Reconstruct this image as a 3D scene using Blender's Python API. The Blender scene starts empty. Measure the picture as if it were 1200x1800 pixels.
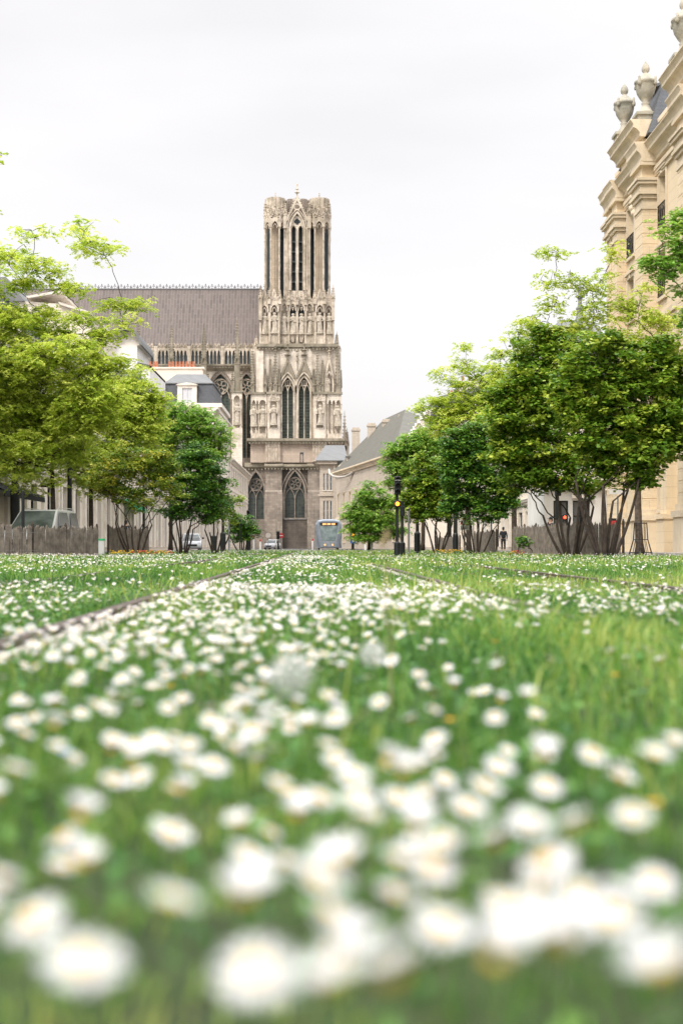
import bpy, bmesh, math, random
import numpy as np
from mathutils import Vector, Matrix
PI = math.pi
R = math.radians
scene = bpy.context.scene
COL = scene.collection
# ------------------------------------------------------------ camera
F = 2500.0; VX = 575.0; VY = 962.0; EYE = 0.28      # focal length in photo pixels, vanishing point, eye height
cam_d = bpy.data.cameras.new('camera'); cam = bpy.data.objects.new('camera', cam_d); COL.objects.link(cam)
cam.location = (0, 0, EYE); cam.rotation_euler = (R(90), 0, 0)
cam_d.sensor_fit = 'VERTICAL'; cam_d.sensor_height = 36; cam_d.sensor_width = 24; cam_d.lens = 50
cam_d.shift_x = (600 - VX) / 1800; cam_d.shift_y = (VY - 900) / 1800
cam_d.clip_start = 0.02; cam_d.clip_end = 3000
cam_d.dof.use_dof = True; cam_d.dof.focus_distance = 32; cam_d.dof.aperture_fstop = 3.1
scene.camera = cam
# ------------------------------------------------------------ sky and sun
EL, AZ = R(48), R(215)
world = bpy.data.worlds.new("World"); scene.world = world; world.use_nodes = True
wn = world.node_tree.nodes; wl = world.node_tree.links; wn.clear()
out = wn.new('ShaderNodeOutputWorld'); bg = wn.new('ShaderNodeBackground'); bg2 = wn.new('ShaderNodeBackground'); ad = wn.new('ShaderNodeAddShader')
sky = wn.new('ShaderNodeTexSky'); sky.sky_type = 'NISHITA'; sky.sun_disc = False; sky.sun_elevation = EL; sky.sun_rotation = AZ; sky.dust_density = 4
hs = wn.new('ShaderNodeHueSaturation'); hs.inputs['Saturation'].default_value = .35; wl.new(sky.outputs[0], hs.inputs['Color']); wl.new(hs.outputs[0], bg.inputs[0]); bg.inputs[1].default_value = 0.05
tc = wn.new('ShaderNodeTexCoord'); sp = wn.new('ShaderNodeSeparateXYZ'); wl.new(tc.outputs['Generated'], sp.inputs[0])
rmp = wn.new('ShaderNodeValToRGB'); wl.new(sp.outputs['Z'], rmp.inputs[0])          # overcast sky: the zenith is brighter than the horizon
cr = rmp.color_ramp; cr.elements[0].position = 0.0; cr.elements[0].color = (.305, .292, .288, 1)
cr.elements[1].position = 1.0; cr.elements[1].color = (.97, .97, 1, 1)
for p_, c_ in ((.22, (.305, .292, .288, 1)), (.40, (.33, .318, .316, 1)), (.62, (.85, .85, .87, 1))):
    e = cr.elements.new(p_); e.color = c_
mp = wn.new('ShaderNodeMapping'); mp.inputs['Scale'].default_value = (1.2, 1.2, 4.5); wl.new(tc.outputs['Generated'], mp.inputs[0])
nz = wn.new('ShaderNodeTexNoise'); nz.inputs['Scale'].default_value = 2.2; nz.inputs['Detail'].default_value = 4; nz.inputs['Roughness'].default_value = .45
wl.new(mp.outputs[0], nz.inputs['Vector'])
mr = wn.new('ShaderNodeMapRange'); mr.inputs['From Min'].default_value = .3; mr.inputs['From Max'].default_value = .7
mr.inputs['To Min'].default_value = .84; mr.inputs['To Max'].default_value = 1.05; wl.new(nz.outputs[0], mr.inputs[0])
vm = wn.new('ShaderNodeVectorMath'); vm.operation = 'SCALE'; wl.new(rmp.outputs[0], vm.inputs[0]); wl.new(mr.outputs[0], vm.inputs['Scale'])
wl.new(vm.outputs[0], bg2.inputs[0]); bg2.inputs[1].default_value = 1.90
wl.new(bg.outputs[0], ad.inputs[0]); wl.new(bg2.outputs[0], ad.inputs[1]); wl.new(ad.outputs[0], out.inputs[0])
sun_d = bpy.data.lights.new('sun', 'SUN'); sun_d.energy = 1.5; sun_d.angle = R(10); sun_d.color = (1, .94, .84)
sun = bpy.data.objects.new('sun', sun_d); COL.objects.link(sun)
sdir = Vector((math.sin(AZ) * math.cos(EL), math.cos(AZ) * math.cos(EL), math.sin(EL)))
sun.rotation_euler = sdir.to_track_quat('Z', 'Y').to_euler()
vs = scene.view_settings; vs.view_transform = 'Standard'; vs.look = 'None'; vs.gamma = 1; vs.exposure = 0.5
scene.render.engine = 'CYCLES'; scene.cycles.max_bounces = 7; scene.cycles.diffuse_bounces = 3; scene.cycles.transparent_max_bounces = 6

# ------------------------------------------------------------ helpers
def PX(px, d): return (px - VX) * d / F
def PZ(py, d): return EYE + (VY - py) * d / F
def P(px, py, d): return Vector((PX(px, d), d, PZ(py, d)))
ORG = {}
def prop(o, label=None, cat=None, group=None, kind=None):
    if label: o['label'] = label
    if cat: o['category'] = cat
    if group: o['group'] = group
    if kind: o['kind'] = kind
    return o
def thing(name, label, cat, loc=(0, 0, 0), group=None):
    o = bpy.data.objects.new(name, None); COL.objects.link(o); o.location = loc; o.empty_display_size = .2
    ORG[o.name] = Vector(loc); return prop(o, label, cat, group)
def copy_thing(t, loc, rz=0, label=None, sc=None):
    r = t.copy(); COL.objects.link(r); r.location = loc; r.rotation_euler = (0, 0, rz)
    if sc: r.scale = (sc, sc, sc)
    if label: r['label'] = label
    for ch in t.children:
        c = ch.copy(); COL.objects.link(c); c.parent = r
        for g in ch.children:
            d = g.copy(); COL.objects.link(d); d.parent = c
    return r
class MB:
    def __init__(s): s.v = []; s.f = []; s.M = None
    def add(s, vs, fs):
        b = len(s.v)
        if s.M is not None: vs = [tuple(s.M @ Vector(p)) for p in vs]
        s.v += [tuple(p) for p in vs]; s.f += [tuple(b + i for i in f) for f in fs]
    def box(s, x0, x1, y0, y1, z0, z1):
        s.add([(x0, y0, z0), (x1, y0, z0), (x1, y1, z0), (x0, y1, z0), (x0, y0, z1), (x1, y0, z1), (x1, y1, z1), (x0, y1, z1)],
              [(0, 3, 2, 1), (4, 5, 6, 7), (0, 1, 5, 4), (1, 2, 6, 5), (2, 3, 7, 6), (3, 0, 4, 7)])
    def prism(s, pts, y0, y1):          # outline in x,z swept along y
        n = len(pts)
        s.add([(x, y0, z) for x, z in pts] + [(x, y1, z) for x, z in pts],
              [tuple(range(n)), tuple(range(2 * n - 1, n - 1, -1))] + [(i, i + n, (i + 1) % n + n, (i + 1) % n) for i in range(n)])
    def sweep(s, pts, x0, x1):          # outline in y,z swept along x
        n = len(pts)
        s.add([(x0, y, z) for y, z in pts] + [(x1, y, z) for y, z in pts],
              [tuple(range(n)), tuple(range(2 * n - 1, n - 1, -1))] + [(i, (i + 1) % n, (i + 1) % n + n, i + n) for i in range(n)])
    def frus(s, cx, cy, w0, d0, z0, w1, d1, z1, cx1=None, cy1=None):
        cx1 = cx if cx1 is None else cx1; cy1 = cy if cy1 is None else cy1
        a, b, c, d = w0 / 2, d0 / 2, w1 / 2, d1 / 2
        s.add([(cx - a, cy - b, z0), (cx + a, cy - b, z0), (cx + a, cy + b, z0), (cx - a, cy + b, z0), (cx1 - c, cy1 - d, z1), (cx1 + c, cy1 - d, z1), (cx1 + c, cy1 + d, z1), (cx1 - c, cy1 + d, z1)],
              [(0, 3, 2, 1), (4, 5, 6, 7), (0, 1, 5, 4), (1, 2, 6, 5), (2, 3, 7, 6), (3, 0, 4, 7)])
    def lathe(s, prof, cx=0, cy=0, n=14, ph=0, ey=1.0):
        vs = []; fs = []
        for r, z in prof:
            for k in range(n):
                a = 2 * PI * k / n + ph; vs.append((cx + r * math.cos(a), cy + r * ey * math.sin(a), z))
        for i in range(len(prof) - 1):
            for k in range(n):
                fs.append((i * n + k, i * n + (k + 1) % n, (i + 1) * n + (k + 1) % n, (i + 1) * n + k))
        fs.append(tuple(range(n - 1, -1, -1))); fs.append(tuple((len(prof) - 1) * n + k for k in range(n)))
        s.add(vs, fs)
    def tube(s, pts, rad, n=6, cap=True):
        pts = [Vector(p) for p in pts]; m = len(pts)
        if not hasattr(rad, '__len__'): rad = [rad] * m
        vs = []; fs = []; up = None
        for i, p in enumerate(pts):
            t = (pts[min(i + 1, m - 1)] - pts[max(i - 1, 0)])
            if t.length < 1e-9: t = Vector((0, 0, 1))
            t.normalize()
            if up is None: up = Vector((1, 0, 0)) if abs(t.x) < .8 else Vector((0, 1, 0))
            a = t.cross(up); a.normalize(); b = t.cross(a); up = a.cross(t) if a.cross(t).length > 0 else up
            for k in range(n):
                q = 2 * PI * k / n; vs.append(p + a * (rad[i] * math.cos(q)) + b * (rad[i] * math.sin(q)))
        for i in range(m - 1):
            for k in range(n):
                fs.append((i * n + k, i * n + (k + 1) % n, (i + 1) * n + (k + 1) % n, (i + 1) * n + k))
        if cap: fs += [tuple(range(n - 1, -1, -1)), tuple((m - 1) * n + k for k in range(n))]
        s.add(vs, fs)
    def octa(s, c, rx, ry=None, rz=None):
        ry = ry or rx; rz = rz or rx; x, y, z = c
        s.add([(x + rx, y, z), (x - rx, y, z), (x, y + ry, z), (x, y - ry, z), (x, y, z + rz), (x, y, z - rz)],
              [(0, 2, 4), (2, 1, 4), (1, 3, 4), (3, 0, 4), (2, 0, 5), (1, 2, 5), (3, 1, 5), (0, 3, 5)])
    def ball(s, c, rx, ry=None, rz=None, n=10, m=6):
        ry = ry or rx; rz = rz or rx
        vs = [(c[0], c[1], c[2] - rz)]; fs = []
        for i in range(1, m):
            t = PI * i / m - PI / 2
            for k in range(n):
                a = 2 * PI * k / n; vs.append((c[0] + rx * math.cos(t) * math.cos(a), c[1] + ry * math.cos(t) * math.sin(a), c[2] + rz * math.sin(t)))
        vs.append((c[0], c[1], c[2] + rz))
        for k in range(n):
            fs.append((0, 1 + (k + 1) % n, 1 + k)); fs.append((len(vs) - 1, 1 + (m - 2) * n + k, 1 + (m - 2) * n + (k + 1) % n))
            for i in range(m - 2): fs.append((1 + i * n + k, 1 + i * n + (k + 1) % n, 1 + (i + 1) * n + (k + 1) % n, 1 + (i + 1) * n + k))
        s.add(vs, fs)
    def ringxz(s, cx, y0, y1, cz, r0, r1, n=20):       # flat ring facing the street
        vs = []; fs = []
        for k in range(n):
            a = 2 * PI * k / n; c, d = math.cos(a), math.sin(a)
            vs += [(cx + r0 * c, y0, cz + r0 * d), (cx + r1 * c, y0, cz + r1 * d), (cx + r1 * c, y1, cz + r1 * d), (cx + r0 * c, y1, cz + r0 * d)]
        for k in range(n):
            a = 4 * k; b = 4 * ((k + 1) % n)
            for j in range(4): fs.append((a + j, a + (j + 1) % 4, b + (j + 1) % 4, b + j))
        s.add(vs, fs)
    def build(s, name, mat, parent=None, smooth=False, label=None, recalc=True, bevel=0):
        org = Vector((0, 0, 0)); p = parent
        if p is not None: org = ORG[p.name]
        me = bpy.data.meshes.new(name)
        me.from_pydata([(x - org.x, y - org.y, z - org.z) for x, y, z in s.v], [], s.f)
        if recalc:
            bm = bmesh.new(); bm.from_mesh(me); bmesh.ops.recalc_face_normals(bm, faces=bm.faces[:]); bm.to_mesh(me); bm.free()
        o = bpy.data.objects.new(name, me); COL.objects.link(o); me.materials.append(mat)
        if smooth: me.polygons.foreach_set('use_smooth', [True] * len(me.polygons))
        if p is not None: o.parent = p
        if bevel:
            b = o.modifiers.new('bevel', 'BEVEL'); b.width = bevel; b.segments = 2; b.limit_method = 'ANGLE'
        if label: o['label'] = label
        ORG[o.name] = org; return o
def npmesh(name, verts, quads=None, tris=None, mat=None, parent=None, tint=None, smooth=False):
    me = bpy.data.meshes.new(name); verts = np.asarray(verts, np.float32)
    if parent is not None: verts = verts - np.array(ORG[parent.name], np.float32)
    nq = 0 if quads is None else len(quads); nt = 0 if tris is None else len(tris)
    me.vertices.add(len(verts)); me.vertices.foreach_set('co', verts.ravel())
    idx = np.concatenate(([np.asarray(quads).ravel()] if nq else []) + ([np.asarray(tris).ravel()] if nt else [])).astype(np.int32)
    me.loops.add(len(idx)); me.loops.foreach_set('vertex_index', idx)
    me.polygons.add(nq + nt)
    st = np.concatenate([np.arange(nq) * 4, nq * 4 + np.arange(nt) * 3]).astype(np.int32)
    me.polygons.foreach_set('loop_start', st)
    me.update(calc_edges=True); me.validate()
    if tint is not None:
        a = me.attributes.new('tint', 'FLOAT', 'FACE'); a.data.foreach_set('value', np.asarray(tint, np.float32))
    if smooth: me.polygons.foreach_set('use_smooth', np.ones(nq + nt, bool))
    o = bpy.data.objects.new(name, me); COL.objects.link(o)
    if mat: me.materials.append(mat)
    if parent is not None: o.parent = parent; ORG[o.name] = ORG[parent.name]
    return o

# ------------------------------------------------------------ materials
def nmat(name):
    m = bpy.data.materials.new(name); m.use_nodes = True; nt = m.node_tree
    return m, nt.nodes, nt.links, nt.nodes['Principled BSDF']
def c4(c): return (c[0], c[1], c[2], 1)
def mixc(n, l, a, b, fac, mode='MIX'):
    x = n.new('ShaderNodeMix'); x.data_type = 'RGBA'; x.blend_type = mode
    for sock, v in ((0, fac), (6, a), (7, b)):
        if isinstance(v, (int, float)): x.inputs[sock].default_value = v
        elif isinstance(v, tuple): x.inputs[sock].default_value = c4(v)
        else: l.new(v, x.inputs[sock])
    return x.outputs[2]
def noise(n, l, vec, scale, detail=4, rough=.6, lo=.35, hi=.65):
    t = n.new('ShaderNodeTexNoise'); t.inputs['Scale'].default_value = scale; t.inputs['Detail'].default_value = detail; t.inputs['Roughness'].default_value = rough
    if vec is not None: l.new(vec, t.inputs['Vector'])
    r = n.new('ShaderNodeMapRange'); r.inputs[1].default_value = lo; r.inputs[2].default_value = hi; l.new(t.outputs[0], r.inputs[0])
    return r.outputs[0]
def mul(n, l, a, b):
    x = n.new('ShaderNodeMath'); x.operation = 'MULTIPLY'
    for i, v in enumerate((a, b)):
        if isinstance(v, (int, float)): x.inputs[i].default_value = v
        else: l.new(v, x.inputs[i])
    return x.outputs[0]
def plain(name, col, rough=.6, metal=0, col2=None, scale=6, bump=0, coat=0):
    m, n, l, b = nmat(name); b.inputs['Base Color'].default_value = c4(col); b.inputs['Roughness'].default_value = rough; b.inputs['Metallic'].default_value = metal
    tcn = n.new('ShaderNodeTexCoord')
    if col2 is None: col2 = tuple(c * .72 for c in col)
    f = noise(n, l, tcn.outputs['Object'], scale); l.new(mixc(n, l, col, col2, f), b.inputs['Base Color'])
    if coat: b.inputs['Coat Weight'].default_value = coat
    if bump:
        bp = n.new('ShaderNodeBump'); bp.inputs['Strength'].default_value = bump; bp.inputs['Distance'].default_value = .02
        l.new(noise(n, l, tcn.outputs['Object'], scale * 5), bp.inputs['Height']); l.new(bp.outputs[0], b.inputs['Normal'])
    return m
def emit(name, col, s):
    m, n, l, b = nmat(name); b.inputs['Base Color'].default_value = c4(col); b.inputs['Emission Color'].default_value = c4(col); b.inputs['Emission Strength'].default_value = s; return m
def wallvec(n, l, sx=1, sz=1, xonly=False):
    g = n.new('ShaderNodeNewGeometry'); s = n.new('ShaderNodeSeparateXYZ'); l.new(g.outputs['Position'], s.inputs[0])
    a = n.new('ShaderNodeMath'); a.operation = 'ADD'; l.new(s.outputs[0], a.inputs[0]); l.new(s.outputs[1], a.inputs[1])
    if xonly: a.inputs[1].default_value = 0; l.remove(a.inputs[1].links[0])
    c = n.new('ShaderNodeCombineXYZ'); l.new(mul(n, l, a.outputs[0], sx), c.inputs[0]); l.new(mul(n, l, s.outputs[2], sz), c.inputs[1])
    return g.outputs['Position'], c.outputs[0]
def stone(name, c1, c2, stain, bw=.9, bh=.4, amt=.6, joint=.7, scale=.35, msize=.02, rough=.85, bump=.5):
    m, n, l, b = nmat(name); pos, uv = wallvec(n, l)
    t = n.new('ShaderNodeTexBrick'); l.new(uv, t.inputs['Vector']); t.inputs['Scale'].default_value = 1
    t.inputs['Brick Width'].default_value = bw; t.inputs['Row Height'].default_value = bh; t.inputs['Mortar Size'].default_value = msize; t.inputs['Mortar Smooth'].default_value = .3
    t.inputs['Color1'].default_value = c4(c1); t.inputs['Color2'].default_value = c4(c2); t.inputs['Mortar'].default_value = c4(tuple(x * joint for x in c1)); t.inputs['Bias'].default_value = -.1
    big = noise(n, l, pos, scale, 6, .65, .42, .68)
    mpn = n.new('ShaderNodeMapping'); mpn.inputs['Scale'].default_value = (1, 1, .12); l.new(pos, mpn.inputs[0])
    strk = noise(n, l, mpn.outputs[0], 1.3, 5, .7, .48, .72)
    col = mixc(n, l, t.outputs[0], stain, mul(n, l, big, amt)); col = mixc(n, l, col, tuple(x * .6 for x in stain), mul(n, l, strk, amt * .7))
    fine = noise(n, l, pos, 6, 6, .7, .3, .7); col = mixc(n, l, col, tuple(min(1, x * 1.1) for x in c2), mul(n, l, fine, .25))
    l.new(col, b.inputs['Base Color']); b.inputs['Roughness'].default_value = rough
    bp = n.new('ShaderNodeBump'); bp.inputs['Strength'].default_value = bump; bp.inputs['Distance'].default_value = .05
    iv = n.new('ShaderNodeMath'); iv.operation = 'SUBTRACT'; l.new(fine, iv.inputs[0]); l.new(t.outputs['Fac'], iv.inputs[1])
    l.new(iv.outputs[0], bp.inputs['Height']); l.new(bp.outputs[0], b.inputs['Normal'])
    return m
def leafmat(name, dark, mid, light, trans=.35, rough=.5):
    m, n, l, b = nmat(name); a = n.new('ShaderNodeAttribute'); a.attribute_name = 'tint'
    r = n.new('ShaderNodeValToRGB'); l.new(a.outputs['Fac'], r.inputs[0]); e = r.color_ramp.elements
    e[0].position = .1; e[0].color = c4(dark); e[1].position = .95; e[1].color = c4(light); x = e.new(.5); x.color = c4(mid)
    l.new(r.outputs[0], b.inputs['Base Color']); b.inputs['Roughness'].default_value = rough; b.inputs['Specular IOR Level'].default_value = .35
    tr = n.new('ShaderNodeBsdfTranslucent'); l.new(mixc(n, l, r.outputs[0], (1.0, .95, .25), .35, 'MULTIPLY'), tr.inputs[0])
    mx = n.new('ShaderNodeMixShader'); mx.inputs[0].default_value = trans; l.new(b.outputs[0], mx.inputs[1]); l.new(tr.outputs[0], mx.inputs[2])
    l.new(mx.outputs[0], n['Material Output'].inputs[0]); return m
def slate(name, c1, c2, bw, bh, msize=.02, joint=.5, vert=False, streak=0.4, metal=0, rough=.6, lightjoint=None, xonly=False):
    m, n, l, b = nmat(name); pos, uv = wallvec(n, l, xonly=xonly)
    if vert:
        rt = n.new('ShaderNodeMapping'); rt.inputs['Rotation'].default_value = (0, 0, PI / 2); l.new(uv, rt.inputs[0]); uv = rt.outputs[0]
    t = n.new('ShaderNodeTexBrick'); l.new(uv, t.inputs['Vector']); t.inputs['Scale'].default_value = 1
    t.inputs['Brick Width'].default_value = bw; t.inputs['Row Height'].default_value = bh; t.inputs['Mortar Size'].default_value = msize
    t.inputs['Color1'].default_value = c4(c1); t.inputs['Color2'].default_value = c4(c2); t.inputs['Mortar'].default_value = c4(lightjoint or tuple(x * joint for x in c1))
    mpn = n.new('ShaderNodeMapping'); mpn.inputs['Scale'].default_value = (1, 1, .1); l.new(pos, mpn.inputs[0])
    s1 = noise(n, l, mpn.outputs[0], .9, 6, .7, .42, .75)
    l.new(mixc(n, l, t.outputs[0], tuple(min(1, x * 2.1) for x in c2), mul(n, l, s1, streak)), b.inputs['Base Color'])
    b.inputs['Roughness'].default_value = rough; b.inputs['Metallic'].default_value = metal
    bp = n.new('ShaderNodeBump'); bp.inputs['Strength'].default_value = .4; bp.inputs['Distance'].default_value = .03; l.new(t.outputs['Fac'], bp.inputs['Height']); bp.invert = True; l.new(bp.outputs[0], b.inputs['Normal'])
    return m
def glassy(name, col, col2, rough=.15, scale=.4):
    m, n, l, b = nmat(name); g = n.new('ShaderNodeNewGeometry'); f = noise(n, l, g.outputs['Position'], scale, 3)
    l.new(mixc(n, l, col, col2, f), b.inputs['Base Color']); b.inputs['Roughness'].default_value = rough; b.inputs['Specular IOR Level'].default_value = .7
    return m
def leaded(name, k=1.0):
    m, n, l, b = nmat(name); pos, uv = wallvec(n, l); t = n.new('ShaderNodeTexBrick'); l.new(uv, t.inputs['Vector']); t.inputs['Scale'].default_value = 1
    t.offset = 0; t.inputs['Brick Width'].default_value = .8; t.inputs['Row Height'].default_value = .7; t.inputs['Mortar Size'].default_value = .06
    t.inputs['Color1'].default_value = (.035, .055 * (.7 + .3 * k), .05 * (.5 + .5 * k), 1); t.inputs['Color2'].default_value = (.012, .02, .022, 1); t.inputs['Mortar'].default_value = (.11 * k, .13 * k * (.75 + .25 * k), .10 * k, 1)
    f = noise(n, l, pos, 1.5, 4, .6, .45, .8); l.new(mixc(n, l, t.outputs[0], (.16, .19, .11), mul(n, l, f, .45 * k)), b.inputs['Base Color']); b.inputs['Roughness'].default_value = .5
    return m

M = {}
M['cath'] = stone('cathedral_limestone', (.84, .75, .64), (.70, .61, .51), (.36, .30, .22), 1.1, .5, .7, .68, .3)
M['cath_warm'] = stone('cathedral_pink_masonry', (.58, .46, .37), (.48, .38, .30), (.30, .25, .20), 1.2, .5, .5, .7, .2)
M['cath_dark'] = stone('cathedral_weathered_and_shaded_masonry', (.35, .29, .235), (.22, .18, .145), (.095, .08, .066), 1.2, .52, .8, .55, .2)
M['cath_black'] = stone('cathedral_sooted_masonry', (.15, .12, .095), (.095, .078, .064), (.04, .034, .03), 1.2, .5, .7, .6, .2)
M['cath_trim'] = stone('cathedral_carved_stone', (.72, .62, .51), (.50, .42, .33), (.20, .17, .115), 5, 5, .9, 1, .7, .001)
M['cath_moss_shade'] = stone('cathedral_mossy_and_shaded_stone', (.36, .31, .24), (.25, .215, .155), (.11, .10, .065), 5, 5, .7, 1, .6, .001)
M['statue'] = plain('statue_stone', (.60, .52, .43), .9, 0, (.34, .30, .23), 2.5, .4)
M['leaded'] = leaded('leaded_glass')
M['leaded_dark'] = leaded('sooty_leaded_glass', .45)
M['cath_tan'] = stone('cathedral_tan_core_masonry', (.56, .45, .33), (.47, .37, .27), (.27, .22, .16), 1.0, .5, .5, .75, .3)
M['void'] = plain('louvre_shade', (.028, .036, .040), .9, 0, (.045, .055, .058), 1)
M['louvre'] = slate('louvre_slate', (.10, .12, .125), (.07, .085, .09), .8, .4)
M['lead'] = slate('lead_roof_plates', (.135, .110, .098), (.095, .077, .069), 2.6, .72, .045, .5, True, .45, 0, .7, (.23, .185, .17), True)
M['leadtrim'] = plain('lead_cresting', (.12, .11, .11), .6)
M['bank'] = stone('golden_limestone', (.75, .61, .42), (.71, .57, .385), (.52, .40, .26), 2.2, .46, .22, .78, .3, .015, .85, .3)
M['banktrim'] = stone('golden_limestone_moulding', (.75, .63, .46), (.70, .58, .42), (.36, .29, .20), 9, 9, .45, 1, .5, .001, .85, .3)
M['cream'] = stone('cream_render', (.78, .70, .60), (.75, .67, .57), (.60, .52, .43), 1.6, .5, .25, .85, .25, .012, .9, .2)
M['creamtrim'] = plain('cream_painted_moulding', (.80, .74, .66), .8, 0, (.64, .57, .49), 1.5, .2)
M['white'] = plain('white_painted_wall', (.82, .80, .77), .8, 0, (.70, .67, .63), .8, .1)
M['greystone'] = stone('grey_beige_ashlar', (.56, .48, .39), (.50, .43, .35), (.36, .31, .26), 1.3, .45, .4, .75, .3)
M['slate'] = slate('dark_slate', (.075, .078, .085), (.055, .06, .068), .32, .2, .012, .5)
M['slate_moss'] = slate('old_mossy_slate', (.13, .122, .098), (.095, .092, .075), .35, .22, .012, .7, False, .35)
M['zinc'] = slate('standing_seam_zinc', (.19, .192, .19), (.16, .163, .163), 4, .6, .02, .7, True, .1, .15, .55)
M['cloth'] = plain('rolled_cloth', (.55, .50, .45), .9)
M['glass'] = glassy('window_glass', (.05, .055, .06), (.16, .17, .18), .12)
M['autoglass'] = glassy('car_glass', (.03, .04, .04), (.13, .15, .14), .1, 1.1)
M['glasslight'] = glassy('curtained_window_glass', (.62, .62, .64), (.50, .51, .54), .3)
M['iron'] = plain('black_wrought_iron', (.02, .022, .024), .5, .4)
M['frame'] = plain('white_window_joinery', (.70, .68, .66), .5)
M['pole'] = plain('dark_painted_steel', (.018, .022, .022), .45, .3)
M['terracotta'] = plain('terracotta', (.45, .16, .08), .8)
M['urn'] = plain('weathered_urn_stone', (.50, .45, .36), .85, 0, (.27, .26, .21), 1.6, .4)
M['bark'] = plain('tree_bark', (.075, .055, .04), .95, 0, (.035, .026, .02), 9, .6)
M['barklight'] = plain('grey_brown_bark', (.15, .115, .085), .95, 0, (.07, .05, .038), 9, .6)
M['paling'] = plain('weathered_chestnut_paling', (.27, .225, .18), .9, 0, (.13, .105, .085), 5, .5)
M['locust'] = leafmat('locust_leaf', (.32, .46, .06), (.57, .70, .11), (.82, .84, .24), .48)
M['locust2'] = leafmat('locust_green_leaf', (.13, .32, .045), (.29, .50, .085), (.54, .66, .15), .40)
M['dogwood'] = leafmat('dogwood_leaf', (.05, .14, .015), (.22, .37, .035), (.56, .62, .09), .36, .4)
M['dogwood2'] = leafmat('dark_dogwood_leaf', (.03, .10, .02), (.10, .25, .035), (.30, .48, .06), .32, .4)
M['dogwood3'] = leafmat('bronze_tipped_leaf', (.08, .17, .02), (.27, .39, .045), (.66, .58, .09), .36, .4)
M['grass'] = leafmat('grass_blade', (.035, .12, .025), (.15, .33, .05), (.50, .54, .14), .38, .5)
M['clover'] = leafmat('clover_leaf', (.03, .10, .02), (.07, .20, .035), (.17, .32, .06), .25)
M['petal'] = plain('daisy_petal', (.70, .70, .695), .6, 0, (.61, .59, .60), 60)
M['yolk'] = plain('daisy_disc', (.78, .50, .03), .8, 0, (.62, .34, .02), 60)
M['stem'] = plain('flower_stem', (.12, .22, .05), .6)
M['asphalt'] = plain('asphalt', (.09, .088, .085), .9, 0, (.06, .06, .06), 3, .3)
M['paving'] = stone('pavement_slabs', (.42, .39, .35), (.36, .33, .30), (.25, .23, .2), .6, .6, .3, .6)
M['concrete'] = plain('track_concrete', (.42, .38, .33), .9, 0, (.26, .23, .19), 3, .5)
M['rail'] = plain('rusty_rail_steel', (.13, .09, .07), .55, .6, (.06, .045, .035), 12)
def soil():
    m, n, l, b = nmat('meadow_soil'); g = n.new('ShaderNodeNewGeometry')
    c = mixc(n, l, (.018, .035, .008), (.04, .065, .015), noise(n, l, g.outputs['Position'], 1.5)); c = mixc(n, l, c, (.045, .035, .02), noise(n, l, g.outputs['Position'], 14, 4, .6, .5, .8))
    l.new(c, b.inputs['Base Color']); b.inputs['Roughness'].default_value = 1; return m
M['soil'] = soil()
M['dirt'] = plain('distant_ground', (.20, .19, .17), .95, 0, (.13, .125, .11), .2)
# ------------------------------------------------------------ ground, roads, tracks
def sheet(name, x0, x1, y0, y1, z, mat, nx=1, ny=1):
    g = MB(); g.add([(x0, y0, z), (x1, y0, z), (x1, y1, z), (x0, y1, z)], [(0, 1, 2, 3)]); return prop(g.build(name, mat), kind='structure')
sheet('ground', -900, 900, -60, 1800, -.07, M['dirt'])
sheet('road', -13.5, 13.5, -20, 300, -.05, M['asphalt'])
def gz(x, y):                                            # gentle relief of the planted track bed
    return .02 * np.sin(x * .9 + 1) * np.cos(y * .23) + .012 * np.sin(x * 2.7 + y * 1.3) + np.clip((np.abs(x) - 3) * .012, 0, .05)
MX0, MX1, MY0, MY1 = -9.4, 9.0, -3.0, 128.0
def meadow():
    ys = np.concatenate([np.arange(MY0, 12, .25), np.arange(12, 40, 1), np.arange(40, MY1 + .1, 4)]); xs = np.linspace(MX0, MX1, 90)
    X, Y = np.meshgrid(xs, ys); Z = gz(X, Y) - .03; V = np.stack([X, Y, Z], -1).reshape(-1, 3)
    i, j = np.meshgrid(np.arange(len(xs) - 1), np.arange(len(ys) - 1)); a = (j * len(xs) + i).ravel()
    return prop(npmesh('meadow_ground', V, np.stack([a, a + 1, a + 1 + len(xs), a + len(xs)], -1), mat=M['soil'], smooth=True), kind='structure')
meadow()
for s in (-1, 1):
    g = MB(); a, b = (MX0 - .16, MX0 - .01) if s < 0 else (MX1 + .01, MX1 + .16); g.box(a, b, MY0, MY1, -.04, .05); prop(g.build('kerb', M['concrete'], bevel=.01), kind='structure')
    g = MB(); a, b = (-15.5, -12.2) if s < 0 else (12.2, 15.5); g.box(a, b, -20, 255, -.04, .08); prop(g.build('pavement', M['paving'], bevel=.01), kind='structure')
TS = .0112                                              # the tracks bear very slightly left of the street axis
def track_rail(x, side, label):
    t = thing('tram_rail', label, 'rail', (0, 0, 0), 'tram rails sunk in the planted track bed')
    t.rotation_euler = (0, 0, TS); g = MB()
    g.box(x - .03, x + .03, MY0, MY1, -.03, .014); g.box(x + side * .035, x + side * .07, MY0, MY1, -.03, -.01) if side > 0 else g.box(x - .07, x - .035, MY0, MY1, -.03, -.01)
    g.build('rail_head', M['rail'], t, bevel=.006)
    g = MB(); xs = sorted((x - side * .042, x - side * .125)); y = MY0
    rnd = random.Random(int(abs(x) * 100))
    while y < MY1:
        L = 1.8; g.box(xs[0], xs[1], y, min(y + L - .015, MY1), -.03, -.002 + rnd.uniform(-.004, .004)); y += L
    g.build('concrete_edging', M['concrete'], t, bevel=.008)
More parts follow.
